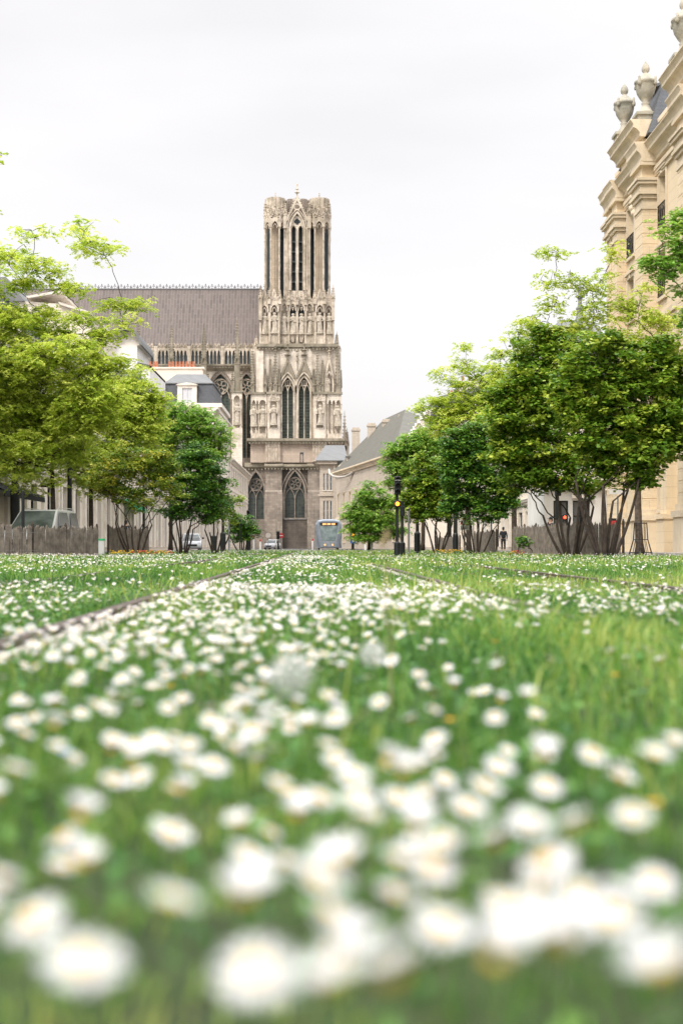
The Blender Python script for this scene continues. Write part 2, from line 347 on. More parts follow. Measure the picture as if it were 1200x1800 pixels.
RAILS = [(-.875, -1, 'near brown steel rail with pale concrete edging, left of the daisy strip'),
         (-2.25, 1, 'second steel rail of the left track, half buried in grass'),
         (1.02, 1, 'steel rail hidden under the tall grass right of the daisies'),
         (2.44, -1, 'outer rail of the right track showing as a thin line in the grass')]
for a in RAILS: track_rail(*a)
# ------------------------------------------------------------ gothic pieces
def arch(xc, w, zs, za, n=7):
    a = w / 2; H = za - zs; c = (H * H - a * a) / (2 * a); Rr = c + a; end = math.atan2(H, c) if c > 0 else PI - math.atan2(H, -c)
    L = [(xc + c - Rr * math.cos(end * i / n), zs + Rr * math.sin(end * i / n)) for i in range(n + 1)]
    return L + [(2 * xc - x, z) for x, z in reversed(L[:-1])]
def arch_wall(g, x0, x1, z0, z1, ops, y0, y1):           # wall with pointed openings that start at its foot
    pts = [(x0, z0)]
    for xc, w, zs, za in ops: pts += [(xc - w / 2, z0)] + arch(xc, w, zs, za) + [(xc + w / 2, z0)]
    g.prism(pts + [(x1, z0), (x1, z1), (x0, z1)], y0, y1)
def arch_ring(g, xc, w, zs, za, z0, t, y0, y1):
    o = [(xc - w / 2 - t, z0)] + arch(xc, w + 2 * t, zs, za + t * 1.3) + [(xc + w / 2 + t, z0)]
    i = [(xc + w / 2, z0)] + list(reversed(arch(xc, w, zs, za))) + [(xc - w / 2, z0)]
    g.prism(o + i, y0, y1)
def tracery(g, xc, w, z0, zs, za, y, t=.16, lights=2, rose=None, cusps=0):
    lw = w / lights; g0 = y - t * .6; g1 = y + t * .6
    for k in range(1, lights): x = xc - w / 2 + k * lw; g.box(x - t * .6, x + t * .6, g0, g1, z0, zs + .2)
    for k in range(lights):
        x = xc - w / 2 + (k + .5) * lw; arch_ring(g, x, lw - 2.2 * t, zs - lw * .15, zs + lw * .75, zs - lw * .2, t, g0 - .02, g1 - .02)
    if rose:
        rx, rz, rr = rose; g.ringxz(rx, g0 - .04, g1 - .04, rz, rr - t * 1.2, rr)
        for k in range(cusps):
            a = 2 * PI * k / cusps + PI / 4; g.ringxz(rx + rr * .5 * math.cos(a), g0, g1 - .06, rz + rr * .5 * math.sin(a), rr * .27, rr * .27 + t * .7, 10)
def finial(g, x, y, z, s):
    g.frus(x, y, s * .22, s * .22, z, s * .1, s * .1, z + s * 1.5)
    for h, r in ((.45, .42), (.95, .3)):
        g.octa((x, y, z + s * h), s * r, s * r, s * .16)
    g.octa((x, y, z + s * 1.55), s * .16, s * .16, s * .28)
def gable(g, xc, w, z0, z1, y0, y1, t=.28, fill=True, crk=6, fin=1.0):
    a = w / 2; H = z1 - z0; tt = t * math.hypot(a, H) / a
    g.prism([(xc - a, z0), (xc, z1), (xc + a, z0), (xc + a - t * 1.3, z0), (xc, z1 - tt), (xc - a + t * 1.3, z0)], y0, y1)
    if fill:
        g.prism([(xc - a + t * 1.31, z0), (xc, z1 - tt - .01), (xc + a - t * 1.31, z0)], y0 + .22, y1 - .02)
        g.ringxz(xc, y0 + .08, y0 + .25, z0 + H * .3, a * .2, a * .3, 12)
    for k in range(1, crk + 1):
        f = k / (crk + 1)
        for s in (-1, 1): g.octa((xc + s * a * (1 - f), (y0 + y1) / 2, z0 + H * f + .1), .22, .22, .26)
    if fin: finial(g, xc, (y0 + y1) / 2, z1 - .1, fin)
def pinnacle(g, x, y, z0, zs, z1, w, crk=8, base=True):
    if base:
        g.box(x - w / 2, x + w / 2, y - w / 2, y + w / 2, z0, zs)
        g.box(x - w * .58, x + w * .58, y - w * .58, y + w * .58, zs, zs + .22)
        gable(g, x, w * 1.05, zs + .22, zs + w * 1.5, y - w * .62, y - w * .4, w * .1, False, 2, 0)
    g.frus(x, y, w * .82, w * .82, zs + .22, w * .1, w * .1, z1)
    for k in range(crk):
        f = (k + .6) / (crk + .4); r = w * .41 * (1 - f) + w * .05 * f + .1; z = zs + .22 + (z1 - zs - .22) * f
        for a, b in ((-1, -1), (1, -1), (1, 1), (-1, 1)): g.octa((x + a * r, y + b * r, z), .17, .17, .2)
    finial(g, x, y, z1 - .25, w * .6)
def dentils(g, x0, x1, y, z, s=.32, gap=.75):
    x = x0
    while x < x1: g.box(x, x + s, y - s, y, z, z + s); x += gap
def cornice(g, x0, x1, y0, y1, z0, z1, out=.5, dent=True):
    h = z1 - z0
    g.box(x0 - out * .4, x1 + out * .4, y0 - out * .4, y1, z0, z0 + h * .35); g.box(x0 - out, x1 + out, y0 - out, y1, z0 + h * .35 + .002, z1)
    if dent: dentils(g, x0, x1, y0 - out * .4 - .003, z0 - .32)
def stone_figure(x, y, z, h, parent, seed=0):
    r = random.Random(seed); g = MB(); w = h * .15; rz = r.uniform(-.5, .5); ln = r.uniform(-.05, .05)
    prof = [(1.15, 0), (1.1, .05), (.92, .2), (.86, .4), (.95, .52), (.8, .6), (1.02, .72), (1.16, .79), (.9, .835), (.42, .85), (.34, .868), (.5, .885), (.6, .92), (.58, .955), (.4, .99), (.1, 1.0)]
    n = 12; vs = []; fs = []
    for i, (q, f) in enumerate(prof):
        for k in range(n):
            a = 2 * PI * k / n + rz; fold = 1 + (.13 * math.sin(3 * a + seed) * (1 - f) * 1.4 if f < .6 else 0)
            vs.append((x + w * q * fold * math.cos(a) + ln * h * math.sin(f * 3), y + w * .62 * q * fold * math.sin(a), z + h * f))
    for i in range(len(prof) - 1):
        for k in range(n): fs.append((i * n + k, i * n + (k + 1) % n, (i + 1) * n + (k + 1) % n, (i + 1) * n + k))
    fs.append(tuple(range(n))); fs.append(tuple((len(prof) - 1) * n + k for k in range(n))); g.add(vs, fs)
    for s in (-1, 1):
        e = r.uniform(.5, .62); g.tube([(x + s * w * 1.0, y, z + h * .78), (x + s * w * 1.2, y - w * .3, z + h * e), (x + s * w * r.uniform(-.1, .5), y - w * .85, z + h * r.uniform(.55, .72))], [w * .33, w * .28, w * .16], 6)
    g.box(x - w * 1.2, x + w * 1.2, y - w * .8, y + w * .8, z - h * .06, z - .003)
    return g.build('statue', M['statue'], parent, smooth=True)

# ------------------------------------------------------------ cathedral
D = 327.0; S = D / F
def cx(p): return PX(p, D)
def cz(p): return PZ(p, D)
cath = thing('cathedral', 'gothic limestone cathedral with a tall flat-topped tower and long brown lead roof, closing the street', 'cathedral', (cx(520), D, -.07))
def part(g, name, mat, parent=None, **k): return g.build(name, M[mat], parent or cath, **k)
YF = 327.0
def glass_panel(name, xc, w, z0, zs, za, y, mat='leaded', parent=None):
    g = MB(); g.prism([(xc - w / 2, z0)] + arch(xc, w, zs, za) + [(xc + w / 2, z0)], y, y + .08); return part(g, name, mat, parent)
# --- stage 0: dark foot
g = MB()
zT = cz(818)
arch_wall(g, cx(490), cx(547), cz(912), zT, [(cx(518), cx(538) - cx(499), cz(872), cz(826))], YF + 1.6, YF + 4)
g.box(cx(497), cx(540), YF + 1.2, YF + 4, -.05, cz(912.5)); part(g, 'tower_wall', 'cath_black')
g = MB(); arch_wall(g, cx(420), cx(465.5), cz(912), zT, [(cx(449), cx(465) - cx(433), cz(864), cz(826))], YF + 2.2, YF + 4.5)
g.box(cx(400), cx(465.5), YF + 1.6, YF + 4.5, -.05, cz(912.5)); part(g, 'aisle_wall', 'cath_dark')
g = MB(); w = cx(538) - cx(499)
arch_ring(g, cx(518), w - .5, cz(872), cz(828), cz(912), .5, YF + 1.0, YF + 1.62); arch_ring(g, cx(518), w + .9, cz(872), cz(821), cz(880), .3, YF + .7, YF + 1.62)
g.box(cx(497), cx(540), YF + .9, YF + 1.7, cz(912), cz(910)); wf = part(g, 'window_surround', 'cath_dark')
g = MB(); tracery(g, cx(518), w - .5, cz(912), cz(872), cz(828), YF + 1.9, .17, 2, (cx(518), cz(849), 1.5), 6); part(g, 'tracery', 'cath_dark', wf)
glass_panel('pane', cx(518), w - .2, cz(912), cz(872), cz(827), YF + 2.2, 'leaded_dark', wf)
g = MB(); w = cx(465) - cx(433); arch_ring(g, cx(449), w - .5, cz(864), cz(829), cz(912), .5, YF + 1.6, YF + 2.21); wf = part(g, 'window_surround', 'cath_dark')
g = MB(); tracery(g, cx(449), w - .5, cz(912), cz(872), cz(828), YF + 2.5, .17, 2, (cx(449), cz(851), 1.5), 6); part(g, 'tracery', 'cath_dark', wf)
glass_panel('pane', cx(449), w - .2, cz(912), cz(864), cz(828), YF + 2.8, 'leaded_dark', wf)
for x0, x1, dep in ((465.5, 496.5, 6), (540, 600, 16)):
    g = MB(); g.box(cx(x0), cx(x1), YF - .6, YF + dep, -.05, cz(866)); g.sweep([(YF - .6, cz(866) + .002), (YF - .6, cz(865)), (YF - .1, cz(861)), (YF + 2, cz(861)), (YF + 2, cz(866) + .002)], cx(x0) + .1, cx(x1) - .1)
    g.box(cx(x0) + .15, cx(x1) - .15, YF - .1, YF + dep, cz(861) + .002, zT); part(g, 'buttress', 'cath_dark')
g = MB()
for x0, x1, o in ((430, 465.5, -1.6), (465.5, 496.8, .9), (496.8, 540, -.7), (540, 601, .9)):
    g.sweep([(YF - o + .3, cz(823)), (YF - o - .25, cz(820)), (YF - o - .25, cz(818)), (YF + 1.5, cz(812.5)), (YF + 3, cz(812.5)), (YF + 3, cz(823))], cx(x0) - .1, cx(x1) + .1)
    dentils(g, cx(x0), cx(x1) - .3, YF - o + .29, cz(825.5))
part(g, 'string_course', 'cath_moss_shade')
# --- stage 1: pink masonry
g = MB(); z0, z1 = cz(812.6), cz(772)
g.box(cx(440), cx(600), YF + .6, YF + 18, z0, z1 - .8); g.box(cx(466), cx(493), YF - .2, YF + .62, z0, z1 - .8); g.box(cx(549), cx(575), YF - .2, YF + .62, z0, z1 - .8); g.box(cx(577), cx(601), YF + .2, YF + .62, z0, z1 - .8)
part(g, 'tower_wall', 'cath_warm')
for a, b in ((468, 492), (550, 574)):
    g = MB(); n = 4; w = (cx(b) - cx(a)) / n
    for k in range(n): arch_ring(g, cx(a) + w * (k + .5), w - .5, cz(792), cz(784), cz(811), .2, YF - .34, YF - .2)
    for k in range(n): gable(g, cx(a) + w * (k + .5), w, cz(786), cz(777), YF - .38, YF - .2, .15, False, 0, 0)
    part(g, 'blind_arcade', 'cath_trim')
g = MB(); arch_wall(g, cx(527), cx(533), cz(812), cz(795), [(cx(530), .5, cz(800), cz(797))], YF + .5, YF + .6); part(g, 'slit_window', 'void')
g = MB(); cornice(g, cx(438), cx(495), YF - .4, YF + 15, z1 - .8, z1 + .15, .5); cornice(g, cx(497.5), cx(546), YF - .2, YF + 15, z1 - .8, z1 + .15, .5); cornice(g, cx(548.5), cx(602), YF - .4, YF + 18, z1 - .8, z1 + .15, .5); part(g, 'string_course', 'cath_moss_shade')
# --- stage 2: twin windows between statue buttresses
zb = z1 + .16; zl = cz(693); zc = cz(612)
WIN = [(505.5, 21.5), (534.5, 22)]
g = MB(); arch_wall(g, cx(492), cx(548.5), zb, zc, [(cx(a), b * S, cz(684), cz(661)) for a, b in WIN], YF + .8, YF + 2.6); part(g, 'tower_wall', 'cath')
for a, b in WIN:
    g = MB(); arch_ring(g, cx(a), b * S - .3, cz(684), cz(663), zb, .35, YF + .35, YF + .82); arch_ring(g, cx(a), b * S + .7, cz(684), cz(656), cz(688), .28, YF + .05, YF + .82)
    wf = part(g, 'window_surround', 'cath_trim')
    g = MB(); tracery(g, cx(a), b * S - .3, zb, cz(684), cz(663), YF + 1.2, .17, 2, (cx(a), cz(672.5), .72), 4); part(g, 'tracery', 'cath_trim', wf)
    glass_panel('pane', cx(a), b * S, zb, cz(684), cz(661), YF + 2.7, 'leaded', wf)
    g = MB(); gable(g, cx(a), 27 * S, cz(664), cz(630), YF + .2, YF + .78, .3, True, 8, 2.2); part(g, 'gable', 'cath_moss_shade')  # darker stone colour paints in the shadow line round the gable
g = MB(); g.box(cx(548.5), cx(599), YF + 1.0, YF + 18, zb, zc); g.box(cx(441), cx(492), YF + 1.0, YF + 18, zb, zc); part(g, 'tower_wall', 'cath')
# statue buttresses
def niche(x, z0, z1, zn, w, y0, name='niche', st=True, seed=1):
    g = MB(); arch_wall(g, x - w / 2, x + w / 2, z0, z1, [(x, w * .52, zn - .6, zn + .7)], y0, y0 + .8); g.box(x - w / 2, x + w / 2, y0 + .8, y0 + 1.6, z0, z1)
    gable(g, x, w * .8, zn + .35, zn + w * .9 + .4, y0 - .35, y0 - .02, .16, True, 3, .7)
    for s in (-1, 1): g.box(x + s * w * .34 - .1, x + s * w * .34 + .1, y0 - .3, y0 - .02, z0, zn + .35); g.box(x + s * w * .34 - .22, x + s * w * .34 + .22, y0 - .4, y0 - .03, zn + .352, zn + .7)
    return g
for x0, x1, xs, sd in ((470.5, 492.5, 481, 3), (552, 573, 562, 8)):
    g = MB(); g.box(cx(x0), cx(x1), YF - .25, YF + 1.0, zb, cz(752)); part(g, 'buttress', 'cath')
    g = niche(cx(xs), cz(752) + .002, zl, cz(708), (x1 - x0) * S, YF - .25); part(g, 'niche', 'cath')
    stone_figure(cx(xs), YF - .5, cz(746), cz(712) - cz(746), cath, sd)
    g = MB(); g.box(cx(x0) - .35, cx(x1) + .35, YF - .7, YF + 1.0, zl, zl + .5); part(g, 'ledge', 'cath_moss_shade')
# open corner tabernacles with slender columns, left and right
for (a, b, yy, cols, sts) in ((441, 469, 1.0, (442, 450, 455, 468), ((446.5, 4), (461.5, 5))), (574.5, 599.5, 1.0, (576, 583, 590, 599), ((593.5, 9),))):
    g = MB(); g.box(cx(a), cx(b), YF - .1, YF + yy, zb, cz(762)); part(g, 'plinth', 'cath_trim')
    for c in cols:
        g = MB(); g.box(cx(c) - .25, cx(c) + .25, YF - .05, YF + .45, cz(762), cz(757)); g.lathe([(.2, cz(757)), (.17, cz(755)), (.17, cz(712)), (.3, cz(710))], cx(c), YF + .2, 8); part(g, 'column', 'cath_trim')
    g = MB(); ops = [(cx((cols[i] + cols[i + 1]) / 2), (cols[i + 1] - cols[i]) * S - .25, cz(709), cz(703)) for i in range(3)]
    arch_wall(g, cx(a), cx(b), cz(710) + .002, zl, ops, YF - .1, YF + .6); part(g, 'arcade', 'cath')
    for q, sd in sts: stone_figure(cx(q), YF - .05 if q > 500 else YF + .3, cz(748), cz(713) - cz(748), cath, sd)
    g = MB(); g.box(cx(a) - .4, cx(b) + (.3 if a > 500 else -.4), YF - .55, YF + 1.0, zl + .002, zl + .45); part(g, 'ledge', 'cath_moss_shade')
# pinnacles above the ledge (front ranks)
zl2 = zl + .5
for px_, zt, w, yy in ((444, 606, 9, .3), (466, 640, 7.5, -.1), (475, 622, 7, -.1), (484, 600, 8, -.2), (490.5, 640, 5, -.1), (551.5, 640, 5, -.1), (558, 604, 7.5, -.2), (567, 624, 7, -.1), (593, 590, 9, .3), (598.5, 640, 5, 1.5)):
    g = MB(); pinnacle(g, cx(px_), YF + yy, zl2, cz(682), cz(zt + 8), w * S * .72, 14); part(g, 'pinnacle', 'cath_moss_shade')
g = MB(); g.box(cx(450), cx(463), YF + .2, YF + .98, zl + .46, cz(616)); part(g, 'pier', 'cath')
g = MB(); arch_ring(g, cx(578.5), 11 * S, cz(672), cz(655), zl2, .3, YF - .2, YF + .5); gable(g, cx(578.5), 16 * S, cz(664), cz(622), YF - .2, YF + .5, .3, False, 8, 1.6)
g.box(cx(577.7), cx(579.3), YF, YF + .3, zl2, cz(666)); part(g, 'tabernacle', 'cath_trim'); stone_figure(cx(575.5), YF + .1, cz(688), cz(664) - cz(688), cath, 12)
g = MB()
for a, b, o in ((455, 493, .5), (493.6, 549, -.2), (549.6, 589, .5)):
    cornice(g, cx(a), cx(b), YF - o + .8, YF + 16, zc, cz(605), .55)
for k in range(3): g.octa((cx(522), YF + .3, cz(634) + k * 1.1), .3)
g.box(cx(521.5), cx(522.5), YF + .4, YF + .8, cz(650), cz(622)); part(g, 'string_course', 'cath_moss_shade')
# --- stage 3: gallery of statues
z3 = cz(605) + .003; yg = YF + 2.0
g = MB(); g.box(cx(459), cx(584), yg + 2.6, YF + 15, z3, cz(560)); g.box(cx(506), cx(536), yg + 5, yg + 6, cz(560), cz(508))
g.box(cx(459), cx(505), yg + 2.6, YF + 15, cz(560) + .002, cz(530)); g.box(cx(537), cx(584), yg + 2.6, YF + 15, cz(560) + .002, cz(530)); part(g, 'tower_wall', 'cath')
BAYS = [(464, 15, .6, 502, 540), (481.5, 16, 0, 504, 540), (499, 14, 1.3, 519, 536), (514, 14, 1.3, 519, 536), (529, 14, 1.3, 519, 536), (544, 14, 1.3, 519, 536), (562, 16, 0, 504, 540), (578, 15, .6, 502, 540)]
for i, (b, w, yo, za, zs) in enumerate(BAYS):
    W = w * S; y0 = yg + yo
    g = MB(); arch_wall(g, cx(b) - W / 2, cx(b) + W / 2, cz(zs + 6), cz(zs - 11), [(cx(b), W - .7, cz(zs + 2), cz(zs - 7))], y0, y0 + .7)
    gable(g, cx(b), W, cz(zs - 10), cz(za), y0 - .15, y0 + .4, .22, True, 5, .9)
    if i not in (3, 4): arch_ring(g, cx(b), W - 1.3, cz(zs + 4), cz(zs - 2), cz(zs + 6), .15, y0 + .2, y0 + .5)
    else: tracery(g, cx(b), W - .8, cz(zs + 6), cz(zs + 3), cz(zs - 5), y0 + .35, .1, 2, (cx(b), cz(zs - 2.2), .34))
    part(g, 'gabled_arch', 'cath_trim')
    g = MB()
    for s in (-1, 1): g.box(cx(b) + s * W / 2 - .22, cx(b) + s * W / 2 + .22, y0 + .1 + (.1 if s > 0 else 0), y0 + .6, z3, cz(zs + 6))
    g.box(cx(b) - W / 2 + .25, cx(b) + W / 2 - .25, y0 + .3, y0 + 1.5, z3, cz(583)) if i not in (3, 4) else None
    g.frus(cx(b), y0 + .9, .55, .55, cz(597), 1.3, 1.3, cz(583.5)); part(g, 'shaft', 'cath_trim')
    stone_figure(cx(b), y0 + .5, cz(582), cz(546) - cz(582), cath, 20 + i)
    if i in (2, 5, 0, 7, 1, 6):
        g = MB(); g.box(cx(b) - W / 2 + .2, cx(b) + W / 2 - .2, y0 + 1.6, y0 + 1.7, z3, cz(zs - 8)); part(g, 'niche_back', 'cath_dark')  # dark masonry colour paints in the shade at the back of the niche
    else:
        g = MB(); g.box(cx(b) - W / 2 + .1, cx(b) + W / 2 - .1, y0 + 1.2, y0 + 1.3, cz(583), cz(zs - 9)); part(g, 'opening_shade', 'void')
for px_ in (456.8, 472.5, 491, 506.5, 521.5, 536.5, 553, 570, 585.5):
    g = MB(); e = px_ in (456.8, 585.5); pinnacle(g, cx(px_), yg + (.5 if e else 1.2 if 492 < px_ < 552 else .1), cz(532) if not e else cz(560), cz(526), cz(506 if not e else 500), .75, 5); part(g, 'pinnacle', 'cath_trim')
g = MB(); g.box(cx(456) - .3, cx(586) + .3, yg - .5, yg + 15, z3, z3 + .35); part(g, 'ledge', 'cath_moss_shade')
for px_, yt, yy in ((449, 590, 4), (592, 583, 4), (443, 600, 9), (596, 600, 9)):
    g = MB(); pinnacle(g, cx(px_), YF + yy, cz(612), cz(608), cz(yt), .9, 8); part(g, 'pinnacle', 'cath_trim')
# --- stage 4: belfry
yb = YF + 3.6; zf = cz(530); ztop = cz(346)
g = MB(); zq = cz(505)
arch_wall(g, cx(502), cx(541), zq, cz(372), [(cx(515.4), 7.2 * S, cz(396), cz(389)), (cx(527.6), 7.6 * S, cz(396), cz(389))], yb + .7, yb + 1.9); g.box(cx(502), cx(541), yb + .7, yb + 1.9, zf, zq - .003)
part(g, 'belfry_wall', 'cath')
g = MB(); xc = cx(521.6); W = 22 * S
arch_ring(g, xc, W, cz(396), cz(368), zq, .5, yb + .1, yb + .68); arch_ring(g, xc, W + 1.4, cz(396), cz(362), zq, .22, yb - .1, yb + .69)
for q in (515.4, 527.6): arch_ring(g, cx(q), 7 * S, cz(396), cz(389.5), zq, .13, yb + .45, yb + .72)
wf = part(g, 'belfry_window', 'cath_trim')
g = MB()
for q in (515.4, 527.6):
    g.prism([(cx(q) - 3.8 * S, zq)] + arch(cx(q), 7.6 * S, cz(396), cz(388.5)) + [(cx(q) + 3.8 * S, zq)], yb + 1.91, yb + 1.96)
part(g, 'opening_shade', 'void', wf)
g = MB(); q = xc; zc_ = cz(382)
for dx, dz in ((0, .38), (0, -.38), (.38, 0), (-.38, 0)): g.ringxz(q + dx, yb + .62, yb + .67 + dz * .01, zc_ + dz, 0.02, .36, 14)
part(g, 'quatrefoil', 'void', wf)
for k in range(1, 6):
    z = zq + (cz(398) - zq) * k / 6
    for q in (515.4, 527.6): g = MB(); g.sweep([(yb + 1.2, z - .35), (yb + 1.26, z - .35), (yb + 1.9, z + .1), (yb + 1.85, z + .16)], cx(q) - 3.5 * S, cx(q) + 3.5 * S); part(g, 'louvre', 'louvre', wf)
g = MB(); gable(g, xc, 42 * S, cz(382), cz(337), yb - .15, yb + .08, .42, False, 9, 1.7); g.ringxz(xc, yb - .05, yb + .07, cz(357), .55, .8, 14)
aa = arch(xc, W + 1.9, cz(396), cz(360)); g.prism([(x, z) for x, z in aa if z > cz(381)] + [(xc + 1.6, cz(366)), (xc, cz(346)), (xc - 1.6, cz(366))], yb + .1, yb + .3) if False else None
part(g, 'gable', 'cath_trim')
for s in (-1, 1):                                       # clustered shafts beside the belfry window
    for k, o in enumerate((14.8, 17.2, 19.6, 22.3)):
        g = MB(); x = xc + s * o * S; g.lathe([(.3, zf), (.2, zf + .5), (.18, cz(397)), (.36, cz(395)), (.3, cz(393))], x, yb + .5 - k * .1, 8)
        if k == 1:
            for j in range(34): g.octa((x + s * .22, yb + .2, zq + j * .42 * 1.0), .1)
        part(g, 'shaft', 'cath_trim')
    g = MB(); pinnacle(g, xc + s * 21.5 * S, yb + .2, cz(395), cz(372), cz(350), .85, 7); part(g, 'pinnacle', 'cath_trim')
# octagon drum behind the gable
g = MB(); cy0 = YF + 11.3; rr = 9.0
pts = []
oc = [(cx(503), yb + 1.92), (cx(541), yb + 1.92), (cx(577), YF + 9), (cx(577), YF + 14.5), (cx(541), YF + 19), (cx(503), YF + 19), (cx(466), YF + 14.5), (cx(466), YF + 9)]
oc[0] = (cx(503), yb + 2.0); oc[1] = (cx(541), yb + 2.0)
n = 8; vs = []
rag = [cz(342), cz(341.5), cz(341), cz(337.5), cz(338), cz(339.5), cz(340), cz(341)]
for z in (cz(377),): vs += [(x, y, z) for x, y in oc]
vs += [(x, y, rag[i]) for i, (x, y) in enumerate(oc)]; g.add(vs, [tuple(range(8)), tuple(range(15, 7, -1))] + [(i, (i + 1) % 8, 8 + (i + 1) % 8, 8 + i) for i in range(8)])
g.sweep([(yb + 1.2, cz(374)), (yb + 1.2, cz(345)), (yb + 1.8, cz(339)), (yb + 2.6, cz(337.5)), (yb + 2.6, cz(374))], cx(508), cx(536))
for q in (505, 509.5, 512, 531, 534, 538): g.box(cx(q) - .2, cx(q) + .2, yb + .75, yb + 1.2, cz(373), cz(342))
for q in (507, 536):
    for k in range(12): g.octa((cx(q), yb + .8, cz(374) + k * .38), .18)
part(g, 'parapet', 'cath_dark')
g = MB(); g.add([(x, y, z) for z in (zf, cz(377) - .01) for x, y in oc], [tuple(range(8)), tuple(range(15, 7, -1))] + [(i, (i + 1) % 8, 8 + (i + 1) % 8, 8 + i) for i in range(8)]); part(g, 'belfry_shade_drum', 'void')  # solid drum coloured near black to stand for the dark open interior
# corner turrets: ring of colonnettes round a tan core
def turret(cxp, cyp, name='turret'):
    rr = 2.55; cxx = cx(cxp); V = [(cxx + rr * math.cos(PI / 8 + k * PI / 4), cyp + rr * math.sin(PI / 8 + k * PI / 4)) for k in range(8)]
    g = MB(); g.lathe([(1.05, zf), (1.05, cz(366))], cxx, cyp, 10); core = part(g, name, 'cath_tan')
    for x, y in V:
        g = MB(); g.lathe([(.42, zf), (.42, zf + .6), (.24, zf + .8), (.22, cz(395)), (.4, cz(393.5)), (.4, cz(392))], x, y, 7)
        z = zf + 3
        while z < cz(400): g.lathe([(.2, z), (.31, z + .05), (.31, z + .2), (.2, z + .25)], x, y, 7); z += 2.9
        part(g, 'colonnette', 'cath_trim', core)
    W = 2 * rr * math.sin(PI / 8)
    for k in range(8):
        g = MB(); a = k * PI / 4; h = rr * math.cos(PI / 8)
        g.M = Matrix.Translation((cxx + h * math.cos(a), cyp + h * math.sin(a), 0)) @ Matrix.Rotation(a + PI / 2, 4, 'Z')
        arch_wall(g, -W / 2, W / 2, cz(392), cz(378), [(0, W - .75, cz(391), cz(383))], -.22, .22); gable(g, 0, W, cz(378), cz(359), -.3, .12, .2, True, 4, .8)
        arch_ring(g, 0, W - 1.25, cz(394), cz(388), cz(396), .12, -.05, .1)
        part(g, 'gabled_arch', 'cath_trim', core)
    g = MB(); vs = [(cxx + 2.38 * math.cos(PI / 8 + k * PI / 4), cyp + 2.38 * math.sin(PI / 8 + k * PI / 4), z) for z in (cz(378), cz(339.5 + (cxp > 520))) for k in range(8)]
    g.add(vs, [tuple(range(8)), tuple(range(15, 7, -1))] + [(i, (i + 1) % 8, 8 + (i + 1) % 8, 8 + i) for i in range(8)])
    for k in range(8):
        x = cxx + 2.27 * math.cos(k * PI / 4); y = cyp + 2.27 * math.sin(k * PI / 4); g.box(x - .14, x + .14, y - .14, y + .14, cz(374), cz(340))
    part(g, 'parapet', 'cath_trim', core)
    for k in range(8):
        g = MB(); x, y = V[k]; pinnacle(g, x, y, cz(392), cz(376), cz(357 if abs(x - cxx) < 1.5 else 346), .6, 5); part(g, 'pinnacle', 'cath_trim', core)
    g = MB(); finial(g, cxx, cyp, cz(340), .9); part(g, 'finial', 'cath_trim', core)
for q, yy in ((482.5, YF + 5.6), (560.8, YF + 5.6), (482.5, YF + 17), (560.8, YF + 17)): turret(q, yy)
# --- west front pinnacles peeping out beyond the tower
for px_, yt, yb_ in ((604.5, 716, 770), (609, 748, 775)):
    g = MB(); pinnacle(g, cx(px_) + .3, YF + 16, cz(960) if px_ < 606 else cz(800), cz(yb_), cz(yt), 1.0, 8); part(g, 'pinnacle', 'cath_trim')
# --- nave
XL = cx(-60); XR = cx(455); YN = YF + 8.0
ze = PZ(606, YN); YR = YN + 7.5; zr = PZ(509, YR)
g = MB(); g.sweep([(YN - .3, ze), (YR, zr), (YR + 7.8, ze), (YR + 7.8, ze - .6), (YN - .3, ze - .6)], XL, cx(470)); part(g, 'nave_roof', 'lead')
g = MB(); x = XL; k = 0
g.box(XL, XR, YR - .12, YR + .12, zr - .1, zr + .25)
while x < XR:
    h = 1.15 if k % 2 else .8
    g.box(x - .05, x + .05, YR - .04, YR + .04, zr + .2, zr + h * .9)
    g.octa((x, YR, zr + h), .14, .08, .3); g.octa((x - .22, YR, zr + h * .72), .16, .06, .13); g.octa((x + .22, YR, zr + h * .72), .16, .06, .13)
    if k % 2 == 0: g.octa((x, YR, zr + .45), .3, .05, .08)
    x += .78; k += 1
part(g, 'ridge_cresting', 'leadtrim')
# gallery at the eaves
zg0 = PZ(640, YN - 1); zg1 = PZ(621, YN - 1); zg2 = PZ(611, YN - 1); bay = 58.5 * (YN) / F
xs = PX(447, YN); g = MB(); gb = MB()
for b in range(6):
    x1 = xs - b * bay; 
    for k in range(8):
        xc = x1 - (k + .5) * (bay - .9) / 8; w = (bay - .9) / 8
        arch_wall(g, xc - w / 2, xc + w / 2, zg1 - .5, zg1 + 1.15, [(xc, w - .32, zg1 - .05, zg1 + .75)], YN - 1.1, YN - .8)
        gable(g, xc, w, zg1 + 1.15, zg2 + 1.0, YN - 1.08, YN - .9, .1, True, 2, .3)
        g.box(xc - w / 2 - .07, xc - w / 2 + .07, YN - 1.15, YN - .85, zg0, zg1 - .503)
    g.box(x1 - bay + .05, x1 - bay + .85, YN - 1.2, YN - .5, zg0, zg2 + .4)
part(g, 'eaves_gallery', 'cath_trim')
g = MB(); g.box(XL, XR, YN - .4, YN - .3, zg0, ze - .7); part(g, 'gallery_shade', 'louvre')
g = MB(); g.sweep([(YN - 1.9, zg0 - .45), (YN - 1.9, zg0 - .1), (YN - 1.2, zg0), (YN, zg0), (YN, zg0 - 1.5), (YN - 1, zg0 - 1.5)], XL, cx(462)); dentils(g, cx(200), cx(440), YN - 1.4, zg0 - 1.0, .3, .7); part(g, 'eaves_cornice', 'cath_moss_shade')
